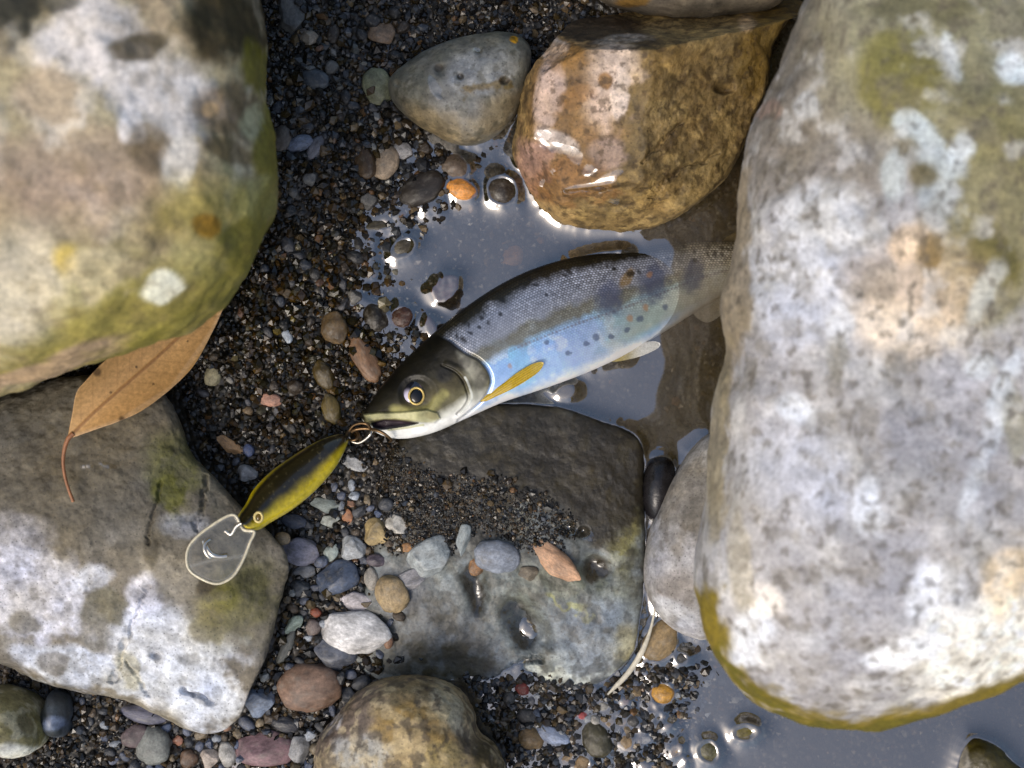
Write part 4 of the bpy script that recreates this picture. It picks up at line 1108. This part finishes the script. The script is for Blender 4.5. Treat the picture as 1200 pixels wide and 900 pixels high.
# --- relief
dz = np.zeros(len(fz))
dz += 0.00022 * (scale_h - 0.4) * sw
od = seg_dist(fpx, fpy, OPER)
dz += 0.0007 * hd * sstep(26, 2, od)                # gill cover stands proud of the flank
dz -= 0.0006 * body_w * sstep(5, 0.5, od)
dz -= 0.0004 * sstep(2.5, 0.5, np.abs(seg_dist(fpx, fpy, PREO + np.array([-4, 1]))))
dz += 0.00022 * sstep(6, 1, seg_dist(fpx, fpy, PREO + np.array([2, 0])))
dz += 0.0008 * mxm
dz -= 0.0030 * slit
dz -= 0.0007 * sstep(1.35, 0.9, ell(fpx, fpy, 489, 461, 18, 17, 0)) * upside
dz += 0.00025 * nA * hd
fz = fz + dz * upside
xw, yw = P(fpx, fpy, fz)
fv = np.stack([xw, yw, fz], -1)
nA_ = len(aa)
idx = np.arange(NS * nA_).reshape(NS, nA_)
ff = np.stack([idx[:-1], np.roll(idx, -1, 1)[:-1], np.roll(idx, -1, 1)[1:], idx[1:]], -1).reshape(-1, 4)
def fish_mat():
    m, n, l, b = new_mat('fish_skin')
    col = attr(n, 'Col').outputs['Color']
    sil = attr(n, 'sil').outputs['Fac']
    l.new(col, b.inputs['Base Color'])
    l.new(math_node(n, l, 'MULTIPLY', sil, 0.35), b.inputs['Metallic'])
    l.new(mapr(n, l, sil, 0.0, 0.5, 0.48, 0.32), b.inputs['Roughness'])
    l.new(mapr(n, l, sil, 0.0, 0.6, 0.10, 0.35), b.inputs['Coat Weight'])
    b.inputs['Coat Roughness'].default_value = 0.1
    l.new(mapr(n, l, sil, 0.0, 0.5, 0.22, 0.5), b.inputs['Specular IOR Level'])
    tc = n.new('ShaderNodeTexCoord').outputs['Object']
    n1 = noise_node(n, l, tc, 2200, 4, 0.6)
    bp = n.new('ShaderNodeBump')
    bp.inputs['Distance'].default_value = 0.00012
    bp.inputs['Strength'].default_value = 0.35
    l.new(n1, bp.inputs['Height'])
    l.new(bp.outputs[0], b.inputs['Normal'])
    return m
org = np.array([float(P(600, 420, 0)[0]), float(P(600, 420, 0)[1]), -0.012])
fish = bpy.data.objects.new('fish', None)
COL.objects.link(fish)
fish.location = org
fish.empty_display_size = 0.02
tag(fish, 'silvery blue spotted trout lying on its side in the pool, hooked in the mouth', 'fish')
sil = np.interp(vvr, [0, 0.1, 0.2, 0.4, 0.6, 0.95, 1], [0, 0.2, 0.9, 0.7, 0.9, 0.6, 0.2]) * body_w * (1 - rear2[:, 0] * 0.6)
link('body', mesh_np('fish_body', fv - org, ff, True, {'Col': fc, 'sil': sil}), fish_mat(), fish)
raster(fv[fpx < 730])

def surf_z(px, py, v, vpx, vpy, k=1.5):
    """height of a built surface under a photo pixel"""
    d2 = (vpx - px) ** 2 + (vpy - py) ** 2
    j = np.argsort(d2)[:12]
    return float(v[j, 2].max())

def tube(name, pts, rad, mat, parent=None, org=None, sides=8, n=None, close=False):
    pts = np.asarray(pts, float)
    if n:
        pts = catmull(pts, n, close)
    m = len(pts)
    rad = np.broadcast_to(np.asarray(rad, float), (m,)) if np.ndim(rad) == 0 else np.interp(np.linspace(0, 1, m), np.linspace(0, 1, len(rad)), rad)
    tg = np.roll(pts, -1, 0) - np.roll(pts, 1, 0) if close else np.gradient(pts, axis=0)
    tg /= np.linalg.norm(tg, axis=1)[:, None] + 1e-12
    ref = np.array([0.13, 0.21, 0.97])
    a = np.cross(tg, ref)
    a /= np.linalg.norm(a, axis=1)[:, None] + 1e-12
    b = np.cross(tg, a)
    t = np.linspace(0, 2 * math.pi, sides, endpoint=False)
    v = pts[:, None] + rad[:, None, None] * (np.cos(t)[None, :, None] * a[:, None] + np.sin(t)[None, :, None] * b[:, None])
    idx = np.arange(m * sides).reshape(m, sides)
    i2 = np.roll(idx, -1, 0) if close else idx[1:]
    i1 = idx if close else idx[:-1]
    f = np.stack([i1, np.roll(i1, -1, 1), np.roll(i2, -1, 1), i2], -1).reshape(-1, 4)
    v = v.reshape(-1, 3)
    if org is not None:
        v = v - org
    return link(name, mesh_np(name, v, f), mat, parent)

# eye
ez = surf_z(489, 475, fv[upside], fpx[upside], fpy[upside])
def dome(name, px, py, rx, ry, rot, zb, h, mat, parent, colfn=None, nr=24, na=64):
    rr_ = np.linspace(0, 1, nr)
    t = np.linspace(0, 2 * math.pi, na, endpoint=False)
    Rr, Tt = np.meshgrid(rr_, t, indexing='ij')
    a = math.radians(rot)
    ux, uy = Rr * np.cos(Tt), Rr * np.sin(Tt)
    X_, Y_ = px + rx * ux * math.cos(a) - ry * uy * math.sin(a), py + rx * ux * math.sin(a) + ry * uy * math.cos(a)
    Zt = zb + h * np.sqrt(np.clip(1 - Rr ** 2, 0, 1))
    Zb = zb - h * 0.5 * np.sqrt(np.clip(1 - Rr ** 2, 0, 1))
    x_, y_ = P(X_, Y_, zb)
    top = np.stack([x_, y_, Zt], -1).reshape(-1, 3)
    bot = np.stack([x_, y_, Zb], -1).reshape(-1, 3)
    idx = np.arange(nr * na).reshape(nr, na)
    f1 = np.stack([idx[:-1], idx[1:], np.roll(idx, -1, 1)[1:], np.roll(idx, -1, 1)[:-1]], -1).reshape(-1, 4)
    f2 = f1[:, ::-1] + nr * na
    v = np.vstack([top, bot])
    at = None
    if colfn is not None:
        c = colfn(np.concatenate([X_.ravel()] * 2), np.concatenate([Y_.ravel()] * 2))
        at = {'Col': c}
    return link(name, mesh_np(name, v - org, np.vstack([f1, f2]), True, at), mat, parent)
M_EYE = vc_mat('eye_gloss', rough=0.08, spec=0.6, coat=1.0)
def eyecol(x, y):
    c = np.tile(lin((20, 22, 34)), (len(x), 1))
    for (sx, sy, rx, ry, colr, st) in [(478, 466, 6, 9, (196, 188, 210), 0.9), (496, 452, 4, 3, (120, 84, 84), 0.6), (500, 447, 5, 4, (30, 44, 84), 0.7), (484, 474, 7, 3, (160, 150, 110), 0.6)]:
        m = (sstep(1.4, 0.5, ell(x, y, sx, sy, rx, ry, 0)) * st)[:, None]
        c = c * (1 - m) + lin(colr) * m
    return c
eye = dome('eye', 489, 461, 16.5, 15.5, -15, ez - 0.0008, 0.0013, M_EYE, fish, eyecol)
eye['label'] = 'dark fish eye with a thin golden ring'
tt = np.linspace(0, 2 * math.pi, 40, endpoint=False)
ring = [P3(488 + 8.6 * math.cos(t), 464 + 9.6 * math.sin(t), ez + 0.0006) for t in tt]
tube('iris', [tuple(p) for p in ring], 0.00036, flat_mat('iris_gold', (206, 178, 104), 0.3, 0.3), eye, org, 8, None, True)
dome('pupil', 488, 464, 8.0, 9.0, 0, ez + 0.0002, 0.0006, flat_mat('pupil_black', (6, 8, 12), 0.05), eye)

def plate(name, outline, zfn, thick, mat, parent, org, colfn=None, rays=None, step=2.0):
    """thin closed plate with real thickness: outline in photo px, surface height zfn(px,py)"""
    ol = catmull(outline, 90, True)
    c = ol.mean(0)
    nr = 16
    t = np.linspace(0, 1, nr)
    pts = c[None, None] + (ol - c)[None] * t[:, None, None]
    X_, Y_ = pts[..., 0].ravel(), pts[..., 1].ravel()
    zt = zfn(X_, Y_)
    th = thick * np.repeat(np.sqrt(np.clip(1 - t ** 6, 0.05, 1)), len(ol))
    if rays is not None:
        th = th + rays(X_, Y_)
    xa, ya = P(X_, Y_, zt)
    v = np.vstack([np.stack([xa, ya, zt + th / 2], -1), np.stack([xa, ya, zt - th / 2], -1)])
    m = len(ol)
    idx = np.arange(nr * m).reshape(nr, m)
    f1 = np.stack([idx[:-1], np.roll(idx, -1, 1)[:-1], np.roll(idx, -1, 1)[1:], idx[1:]], -1).reshape(-1, 4)
    f1 = f1[:, ::-1]
    f2 = f1[:, ::-1] + nr * m
    e = idx[-1]
    f3 = np.stack([e, np.roll(e, -1), np.roll(e, -1) + nr * m, e + nr * m], -1)
    at = {'Col': np.vstack([colfn(X_, Y_)] * 2)} if colfn is not None else None
    return link(name, mesh_np(name, v - org, np.vstack([f1, f2, f3]), True, at), mat, parent)

def frays(x0, y0, x1, y1, n):
    def fn(x, y):
        a = math.atan2(y1 - y0, x1 - x0)
        lx = (x - x0 + 14 * math.cos(a)) * math.cos(a) + (y - y0 + 14 * math.sin(a)) * math.sin(a)
        ly = -(x - x0) * math.sin(a) + (y - y0) * math.cos(a)
        return 0.00012 * np.cos(ly / (lx + 10) * n * 14)
    return fn
fu_, fpxu, fpyu = fv[upside], fpx[upside], fpy[upside]
zl = surf_z(600, 448, fu_, fpxu, fpyu)
z0_, z1_ = surf_z(570, 466, fu_, fpxu, fpyu), surf_z(632, 428, fu_, fpxu, fpyu)
M_FIN = vc_mat('fin_skin', rough=0.25, spec=0.5, fine=2000)
def fincol(x, y):
    n = fbm(np.stack([x, y, x * 0], -1), 1 / 4.0, 3, 71)
    lx = (x - 566) * 0.85 - (y - 469) * 0.53
    ly = (x - 566) * 0.53 + (y - 469) * 0.85
    ray = 0.5 + 0.5 * np.cos(ly * 2.6)
    c = lin((176, 146, 26))[None] * (0.75 + 0.45 * ray)[:, None]
    e = sstep(-4, -8, ly)[:, None] * 0.4 + sstep(60, 78, lx)[:, None] * 0.25
    return c * (1 - e) + lin((200, 190, 120)) * e + n[:, None] * 0.02
plate('pectoral_fin', [(563, 470), (575, 459), (590, 449), (607, 436), (623, 427), (634, 424), (637, 427), (631, 436), (617, 446), (600, 456), (583, 464), (570, 470)],
      lambda x, y: np.interp(x, [563, 600, 637], [z0_ - 0.0002, zl + 0.0010, z1_ + 0.0014]), 0.0007, M_FIN, fish, org, fincol, frays(563, 470, 636, 426, 2))['label'] = 'yellow pectoral fin'
def pelcol(x, y):
    n = fbm(np.stack([x, y, x * 0], -1), 1 / 5.0, 3, 72)
    lx = (x - 711)
    c = np.tile(lin((150, 138, 92)), (len(x), 1))
    e = (sstep(15, 45, lx) * 0.7)[:, None]
    return c * (1 - e) + lin((196, 200, 204)) * e + n[:, None] * 0.03
plate('pelvic_fin', [(708, 422), (722, 411), (740, 405), (762, 400), (773, 402), (771, 408), (755, 416), (738, 421), (720, 424)],
      lambda x, y: np.interp(x, [708, 740, 773], [0.003, 0.0012, 0.0006]), 0.0006, M_FIN, fish, org, pelcol, frays(708, 422, 772, 403, 2))
plate('anal_fin', [(812, 366), (830, 352), (850, 345), (856, 352), (846, 368), (828, 378)],
      lambda x, y: np.interp(x, [812, 856], [-0.009, -0.011]), 0.0006, M_FIN, fish, org, pelcol)
plate('adipose_fin', [(846, 284), (856, 275), (868, 270), (872, 275), (866, 285)],
      lambda x, y: x * 0 - 0.0112, 0.0008, M_FIN, fish, org, lambda x, y: np.tile(lin((120, 106, 70)), (len(x), 1)))
def tailcol(x, y):
    ray = 0.5 + 0.5 * np.cos(np.arctan2(y - 306, x - 880) * 60)
    return lin((112, 104, 82))[None] * (0.7 + 0.5 * ray)[:, None]
plate('tail_fin', [(900, 290), (930, 274), (965, 258), (962, 280), (956, 305), (964, 330), (968, 348), (935, 336), (902, 322)],
      lambda x, y: np.interp(x, [900, 968], [-0.0125, -0.0145]), 0.0008, M_FIN, fish, org, tailcol)

# ------------------------------------------------------------------ lure
lorg = np.array(P3(350, 560, 0.002))
lure = bpy.data.objects.new('fishing_lure', None)
COL.objects.link(lure)
lure.location = lorg
lure.empty_display_size = 0.01
tag(lure, 'yellow and black minnow fishing lure with a clear plastic diving lip', 'fishing lure')
# body: upper-left edge and lower-right edge, tail at the fish mouth
LU = [(408, 511), (396, 509), (372, 517), (345, 533), (318, 552), (298, 572), (288, 590), (279, 604), (279, 612)]
LL = [(409, 513), (407, 521), (397, 542), (382, 562), (362, 582), (340, 599), (318, 612), (303, 621), (290, 620)]
a_, b_ = catmull(LU, 220), catmull(LL, 220)
tl = np.linspace(0, 1, 220)
zcl = np.interp(tl, [0, 0.4, 1], [0.0115, 0.0170, 0.0290])
hwl = 0.0056 * np.interp(tl, [0, 0.06, 0.25, 0.55, 0.85, 0.95, 1.0], [0.1, 0.35, 0.8, 1.0, 0.8, 0.6, 0.35])
ang = np.linspace(0, 2 * math.pi, 96, endpoint=False)
v2 = (1 - np.cos(ang)) / 2
lpx = (a_[:, None, 0] * (1 - v2) + b_[:, None, 0] * v2)
lpy = (a_[:, None, 1] * (1 - v2) + b_[:, None, 1] * v2)
lz = zcl[:, None] + hwl[:, None] * np.sin(ang)[None]
vq = np.broadcast_to(v2, lpx.shape).ravel()
lp3 = np.stack([lpx.ravel(), lpy.ravel(), lz.ravel() * 3000], -1)
nn_ = fbm(lp3, 1 / 14.0, 3, 501)
tq = np.repeat(tl, len(ang))
dark = sstep(0.78, 0.42, vq + nn_ * 0.06 - 0.16 * (1 - tq) - 0.14 * sstep(0.3, 0.0, tq)) * sstep(0.0, 0.09, vq - 0.045 * sstep(0.35, 0.7, tq) + 0.03)
ylw = lin((198, 176, 14))[None] * np.ones((len(vq), 1))
pale = (sstep(0.80, 1.0, vq) * 0.35 + sstep(0.75, 1.0, tq) * sstep(0.5, 0.8, vq) * 0.25)[:, None]
ylw = ylw * (1 - pale) + lin((214, 200, 96)) * pale
lc = ylw * (1 - dark[:, None]) + lin((34, 29, 14)) * dark[:, None]
scf = sstep(0.4, 0.75, fbm(lp3, 1 / 3.0, 2, 503)) * 0.35
lc = lc * (1 - scf[:, None]) + lin((150, 138, 96)) * scf[:, None] * 0.6 + lc * scf[:, None] * 0.4
lx_, ly_ = P(lpx.ravel(), lpy.ravel(), lz.ravel())
lv = np.stack([lx_, ly_, lz.ravel()], -1)
idx = np.arange(220 * 96).reshape(220, 96)
lf = np.stack([idx[:-1], idx[1:], np.roll(idx, -1, 1)[1:], np.roll(idx, -1, 1)[:-1]], -1).reshape(-1, 4)
M_LURE = vc_mat('lure_paint', rough=0.28, spec=0.5, fine=700, coat=0.6)
lb = link('body', mesh_np('lure_body', lv - lorg, lf, True, {'Col': lc}), M_LURE, lure)
M_GOLD = flat_mat('hook_bronze', (112, 88, 60), 0.32, 0.8, 1500)
M_STEEL = flat_mat('steel_wire', (206, 200, 188), 0.22, 0.9, 1500)
# eye of the lure
ring = [tuple(P3(303 + 4.6 * math.cos(t), 606 + 5.6 * math.sin(t), 0.0328)) for t in np.linspace(0, 2 * math.pi, 32, endpoint=False)]
tube('eye_ring', ring, 0.00042, flat_mat('lure_eye_rim', (206, 186, 120), 0.35, 0.1), lb, lorg, 8, None, True)
org_keep = org
org = lorg
dome('eye', 303, 606, 3.6, 4.6, 0, 0.0324, 0.0006, flat_mat('lure_eye', (96, 76, 20), 0.1), lb)
# clear lip
def clear_mat():
    m, n, l, b = new_mat('clear_plastic')
    out = n['Material Output']
    tr = n.new('ShaderNodeBsdfTransparent')
    tr.inputs[0].default_value = (0.90, 0.90, 0.88, 1)
    gl = n.new('ShaderNodeBsdfGlossy')
    gl.inputs['Roughness'].default_value = 0.03
    df = n.new('ShaderNodeBsdfDiffuse')
    df.inputs[0].default_value = (0.72, 0.71, 0.66, 1)
    tl_ = n.new('ShaderNodeBsdfTranslucent')
    tl_.inputs[0].default_value = (0.72, 0.71, 0.66, 1)
    ad = n.new('ShaderNodeMixShader')
    l.new(df.outputs[0], ad.inputs[1])
    l.new(tl_.outputs[0], ad.inputs[2])
    tc = n.new('ShaderNodeTexCoord').outputs['Object']
    mk = attr(n, 'rim').outputs['Fac']
    s = noise_node(n, l, tc, 500, 5, 0.7)
    haze_f = math_node(n, l, 'ADD', mapr(n, l, mk, 0, 1, 0.06, 0.55), mapr(n, l, s, 0.45, 0.8, 0.0, 0.12))
    m1 = n.new('ShaderNodeMixShader')
    l.new(haze_f, m1.inputs[0])
    l.new(tr.outputs[0], m1.inputs[1])
    l.new(ad.outputs[0], m1.inputs[2])
    m2 = n.new('ShaderNodeMixShader')
    l.new(schlick(n, l, 0.05), m2.inputs[0])
    l.new(m1.outputs[0], m2.inputs[1])
    l.new(gl.outputs[0], m2.inputs[2])
    l.new(m2.outputs[0], out.inputs['Surface'])
    return m
LIP = [(273, 603), (246, 617), (226, 634), (219, 649), (221, 666), (234, 677), (254, 684), (272, 676), (284, 658), (293, 636), (298, 623), (285, 620)]
def lipz(x, y):
    d = np.hypot(x - 285, y - 615)
    return 0.0305 + d * 0.00003 - 0.00003 * ((x - 255) * 0.55 + (y - 648) * -0.35)
lip = plate('lip', LIP, lipz, 0.0014, clear_mat(), lure, lorg)
me = lip.data
co = np.array([q.co[:] for q in me.vertices]) + lorg
cpx, cpy = topx(co)
rimd = seg_dist(cpx, cpy, np.vstack([catmull(LIP, 90, True), catmull(LIP, 90, True)[:1]]))
at = me.attributes.new('rim', 'FLOAT', 'POINT')
at.data.foreach_set('value', np.clip(sstep(3.6, 0.8, rimd) + 0.4 * sstep(2.5, 0.8, seg_dist(cpx, cpy, [(222, 664), (250, 656), (285, 652)])) , 0, 1).astype(np.float32))
lip['label'] = 'clear plastic diving lip'
rimp = catmull(LIP, 90, True)
tube('lip_rim', [tuple(P3(x, y, float(lipz(x, y)) + 0.0005)) for x, y in rimp], 0.00042, flat_mat('clear_rim', (214, 204, 176), 0.15, 0.0), lip, lorg, 6, None, True)
zt_ = float(lipz(np.array([250.]), np.array([645.]))[0]) + 0.0012
tube('line_tie', [tuple(P3(x, y, zt_ + h)) for x, y, h in [(239, 634, 0.0), (243, 643, 0.0008), (249, 650, 0.0010), (258, 652, 0.0006), (266, 651, 0.0002)]], 0.0008, M_STEEL, lip, lorg, 8, 30)
tube('line_tie', [tuple(P3(x, y, zt_ + h)) for x, y, h in [(246, 632, 0.0002), (241, 636, 0.0010), (240, 645, 0.0014), (246, 653, 0.0010), (252, 648, 0.0004)]], 0.0006, M_STEEL, lip, lorg, 8, 30)
tube('line_tie', [tuple(P3(x, y, zt_ + h)) for x, y, h in [(264, 622, 0.0006), (271, 626, 0.0009), (277, 617, 0.0012), (283, 613, 0.0014)]], 0.0006, M_STEEL, lip, lorg, 8, 30)
# split ring and treble hook at the tail, caught in the jaw
ring = [tuple(P3(413 + 7 * math.cos(t), 510 + 6 * math.sin(t), 0.012 + 0.0016 * math.sin(t * 1.0 + 0.6))) for t in np.linspace(0, 2 * math.pi, 40, endpoint=False)]
tube('split_ring', ring, 0.00042, M_GOLD, lure, lorg, 8, None, True)
hook = tube('hook', [tuple(P3(x, y, z)) for x, y, z in [(412, 506, .0125), (418, 503, .0135), (428, 502, .014), (436, 503, .0145)]], 0.00055, M_GOLD, lure, lorg, 8, 30)
tube('hook_bend', [tuple(P3(x, y, z)) for x, y, z in [(434, 503, .0145), (440, 504, .016), (448, 507, .0165), (455, 512, .016), (459, 516, .0145), (456, 518, .013)]], [0.0005, 0.0005, 0.0004, 0.0003], M_GOLD, hook, lorg, 8, 30)
tube('hook_bend', [tuple(P3(x, y, z)) for x, y, z in [(436, 503, .0145), (434, 509, .015), (428, 515, .014), (420, 519, .013), (412, 517, .0125), (409, 512, .0125)]], [0.0005, 0.0005, 0.0004, 0.0003], M_STEEL, hook, lorg, 8, 30)
tube('hook_bend', [tuple(P3(x, y, z)) for x, y, z in [(434, 502, .0142), (430, 497, .0155), (422, 496, .015), (414, 499, .014), (409, 505, .013)]], [0.0005, 0.0005, 0.0004, 0.0003], M_GOLD, hook, lorg, 8, 30)
org = org_keep

# ------------------------------------------------------------------ leaf
leaf = bpy.data.objects.new('leaf', None)
COL.objects.link(leaf)
forg = np.array(P3(170, 430, 0.02))
leaf.location = forg
leaf.empty_display_size = 0.01
tag(leaf, 'dry tan brown leaf with a curved stem sticking out under the mottled boulder', 'leaf')
LEAF = [(274, 334), (262, 361), (250, 387), (228, 427), (201, 455), (168, 480), (141, 493), (110, 504), (84, 513), (80, 512), (85, 484), (90, 460), (101, 446), (122, 424), (155, 398), (200, 368), (245, 343)]
MIDR = catmull([(82, 512), (110, 484), (145, 453), (185, 418), (230, 376), (274, 334)], 40)
def leafz(x, y):
    d = seg_dist(np.asarray(x, float), np.asarray(y, float), MIDR)
    base = 0.0338 - 0.0190 * sstep(80, 300, np.asarray(x, float)) ** 1.0
    return base + d * d * 4.2e-6 + 0.0004 * np.sin(np.asarray(x) * 0.06 + np.asarray(y) * 0.05)
M_LEAF = vc_mat('dry_leaf', rough=0.5, spec=0.35, fine=900, bump=0.3)
def leafcol(x, y):
    p = np.stack([x, y, x * 0], -1)
    n1, n2 = fbm(p, 1 / 40.0, 4, 601), fbm(p, 1 / 5.0, 3, 602)
    c = lin((184, 144, 92))[None] * (1 + 0.2 * n1 + 0.12 * n2)[:, None]
    d = seg_dist(x, y, MIDR)
    m = (sstep(3.0, 0.6, d) * 0.6)[:, None]
    c = c * (1 - m) + lin((112, 70, 38)) * m
    # side veins
    t = (x - 82) * 0.74 - (y - 512) * 0.67
    vn = (sstep(0.90, 1.0, np.cos((t - d * 0.9) * 0.33)) * sstep(2, 5, d) * 0.22)[:, None]
    c = c * (1 - vn) + lin((120, 80, 46)) * vn
    e = (sstep(4.5, 1, seg_dist(x, y, [(84, 513), (141, 493), (201, 455), (250, 387), (274, 334)])) * 0.5)[:, None]  # edge highlight painted into the leaf colour
    c = c * (1 - e) + lin((202, 170, 132)) * e
    for sx, sy, rr_ in [(143, 491, 3.5), (114, 436, 5), (205, 387, 4), (160, 430, 1.6), (180, 450, 1.4), (130, 460, 1.5), (220, 400, 1.3)]:
        mm = (sstep(1.4, 0.6, np.hypot(x - sx, y - sy) / rr_) * 0.8)[:, None]
        c = c * (1 - mm) + lin((56, 40, 26)) * mm
    return c
def leaf_plate():
    # dense version of plate()
    ol = catmull(LEAF, 260, True)
    c = ol.mean(0)
    nr = 60
    t = np.linspace(0, 1, nr)
    pts = c[None, None] + (ol - c)[None] * t[:, None, None]
    X_, Y_ = pts[..., 0].ravel(), pts[..., 1].ravel()
    zt = leafz(X_, Y_)
    d = seg_dist(X_, Y_, MIDR)
    th = 0.00035 + 0.0004 * sstep(3, 0.5, d)
    xa, ya = P(X_, Y_, zt)
    v = np.vstack([np.stack([xa, ya, zt + th / 2], -1), np.stack([xa, ya, zt - th / 2], -1)])
    m = len(ol)
    idx = np.arange(nr * m).reshape(nr, m)
    f1 = np.stack([idx[:-1], idx[1:], np.roll(idx, -1, 1)[1:], np.roll(idx, -1, 1)[:-1]], -1).reshape(-1, 4)
    f2 = f1[:, ::-1] + nr * m
    e = idx[-1]
    f3 = np.stack([e, e + nr * m, np.roll(e, -1) + nr * m, np.roll(e, -1)], -1)
    return link('blade', mesh_np('leaf_blade', v - forg, np.vstack([f1, f2, f3]), True, {'Col': np.vstack([leafcol(X_, Y_)] * 2)}), M_LEAF, leaf)
leaf_plate()
tube('stem', [tuple(P3(x, y, z)) for x, y, z in [(86, 508, .0336), (80, 514, .0337), (76, 525, .0335), (74, 540, .033), (76, 558, .0325), (81, 575, .032), (86, 588, .0315)]], [0.0008, 0.00065, 0.0005, 0.00045, 0.0005], flat_mat('leaf_stem', (146, 96, 60), 0.5), leaf, forg, 8, 60)

# ------------------------------------------------------------------ dried grass blade
sorg = np.array(P3(745, 770, -0.002))
blade = bpy.data.objects.new('grass_blade', None)
COL.objects.link(blade)
blade.location = sorg
tag(blade, 'pale dried straw curving round the end of the flat wet rock', 'straw')
cl = catmull([(768, 700), (766, 722), (760, 745), (750, 768), (735, 790), (712, 814)], 60)
wd = np.interp(np.linspace(0, 1, 60), [0, 0.3, 0.6, 0.9, 1], [1.0, 1.6, 3.6, 3.0, 1.0])
zz = np.interp(np.linspace(0, 1, 60), [0, 0.5, 1], [0.006, 0.0060, 0.0032])
tgt = np.gradient(cl, axis=0)
tgt /= np.linalg.norm(tgt, axis=1)[:, None]
nrm = np.stack([-tgt[:, 1], tgt[:, 0]], -1)
sec = np.linspace(0, 2 * math.pi, 10, endpoint=False)
bp_ = cl[:, None] + nrm[:, None] * (wd[:, None] * np.cos(sec)[None])[..., None]
bz = zz[:, None] + 0.0006 * np.sin(sec)[None] * (wd / 3.6)[:, None]
xa, ya = P(bp_[..., 0], bp_[..., 1], bz)
bv = np.stack([xa, ya, bz], -1).reshape(-1, 3)
idx = np.arange(600).reshape(60, 10)
bf = np.stack([idx[:-1], idx[1:], np.roll(idx, -1, 1)[1:], np.roll(idx, -1, 1)[:-1]], -1).reshape(-1, 4)
link('straw_blade', mesh_np('straw_blade', bv - sorg, bf), flat_mat('dry_straw', (196, 188, 168), 0.45, 0, 600), blade)

# ------------------------------------------------------------------ water
def dist_field(mask, R):
    d = np.full(mask.shape, float(R))
    h, w_ = mask.shape
    pad = np.pad(mask, R)
    for dy in range(-R, R + 1):
        for dx in range(-R, R + 1):
            q = math.hypot(dx, dy)
            if q > R:
                continue
            sub_ = pad[R + dy:R + dy + h, R + dx:R + dx + w_]
            d = np.where(sub_ & (q < d), q, d)
    return d
cxs = HM0X + HMS * (np.arange(HMW) + 0.5)
cys = HM0Y + HMS * (np.arange(HMH) + 0.5)
WX, WY = np.meshgrid((cxs - 600) * K, -(cys - 450) * K)
TZ = terrain(WX, WY)
solid = contact | (TZ > 0.0001)
DF = dist_field(solid, 16)
for _ in range(3):
    Dp = np.pad(DF, 1, mode='edge')
    DF = (Dp[1:-1, 1:-1] * 2 + Dp[:-2, 1:-1] + Dp[2:, 1:-1] + Dp[1:-1, :-2] + Dp[1:-1, 2:]) / 6
Dmm = DF * HMS * K
WZ = 0.0017 * np.exp(-Dmm / 0.0020)
pp = np.stack([WX.ravel() * 1, WY.ravel(), WX.ravel() * 0], -1)
WZ = WZ + (fbm(pp, 28, 2, 701) * 0.00012).reshape(WZ.shape)
fmap = np.full(TZ.shape, -1.0)
_ix = ((600 + fv[:, 0] / K - HM0X) / HMS).astype(int)
_iy = ((450 - fv[:, 1] / K - HM0Y) / HMS).astype(int)
np.maximum.at(fmap, (_iy, _ix), fv[:, 2])
depth = np.clip(WZ - np.maximum(TZ, fmap), 0, 0.03)
for _ in range(4):
    Dp = np.pad(depth, 1, mode='edge')
    depth = (Dp[1:-1, 1:-1] * 2 + Dp[:-2, 1:-1] + Dp[2:, 1:-1] + Dp[1:-1, :-2] + Dp[1:-1, 2:]) / 6
wv = np.stack([WX, WY, WZ], -1).reshape(-1, 3)
idx = np.arange(HMW * HMH).reshape(HMH, HMW)
wf = np.stack([idx[:-1, :-1], idx[1:, :-1], idx[1:, 1:], idx[:-1, 1:]], -1).reshape(-1, 4)
tq = np.maximum(TZ, np.where(hm > -0.5, hm, -1)).ravel()[wf]
keep = (TZ.ravel()[wf].min(1) < 0.0013)
wf = wf[keep]
used = np.unique(wf)
remap = np.full(len(wv), -1)
remap[used] = np.arange(len(used))
def water_mat():
    m, n, l, b = new_mat('stream_water')
    out = n['Material Output']
    tr = n.new('ShaderNodeBsdfTransparent')
    gl = n.new('ShaderNodeBsdfGlossy')
    gl.inputs['Roughness'].default_value = 0.0
    df = n.new('ShaderNodeBsdfDiffuse')
    df.inputs[0].default_value = (0.09, 0.068, 0.043, 1)
    dp = attr(n, 'depth').outputs['Fac']
    tint = n.new('ShaderNodeMix')
    tint.data_type = 'RGBA'
    l.new(mapr(n, l, dp, 0.0, 0.014, 0.0, 1.0), tint.inputs['Factor'])
    tint.inputs[6].default_value = (0.97, 0.96, 0.94, 1)
    tint.inputs[7].default_value = (0.82, 0.76, 0.66, 1)
    l.new(tint.outputs[2], tr.inputs[0])
    m1 = n.new('ShaderNodeMixShader')
    l.new(mapr(n, l, dp, 0.0008, 0.010, 0.0, 0.30), m1.inputs[0])
    l.new(tr.outputs[0], m1.inputs[1])
    l.new(df.outputs[0], m1.inputs[2])
    m2 = n.new('ShaderNodeMixShader')
    l.new(schlick(n, l, 0.31), m2.inputs[0])
    l.new(m1.outputs[0], m2.inputs[1])
    l.new(gl.outputs[0], m2.inputs[2])
    l.new(m2.outputs[0], out.inputs['Surface'])
    return m
M_WATER = water_mat()
wat = link('water', mesh_np('water', wv[used], remap[wf], True, {'depth': depth.ravel()[used]}), M_WATER)
wat['kind'] = 'structure'
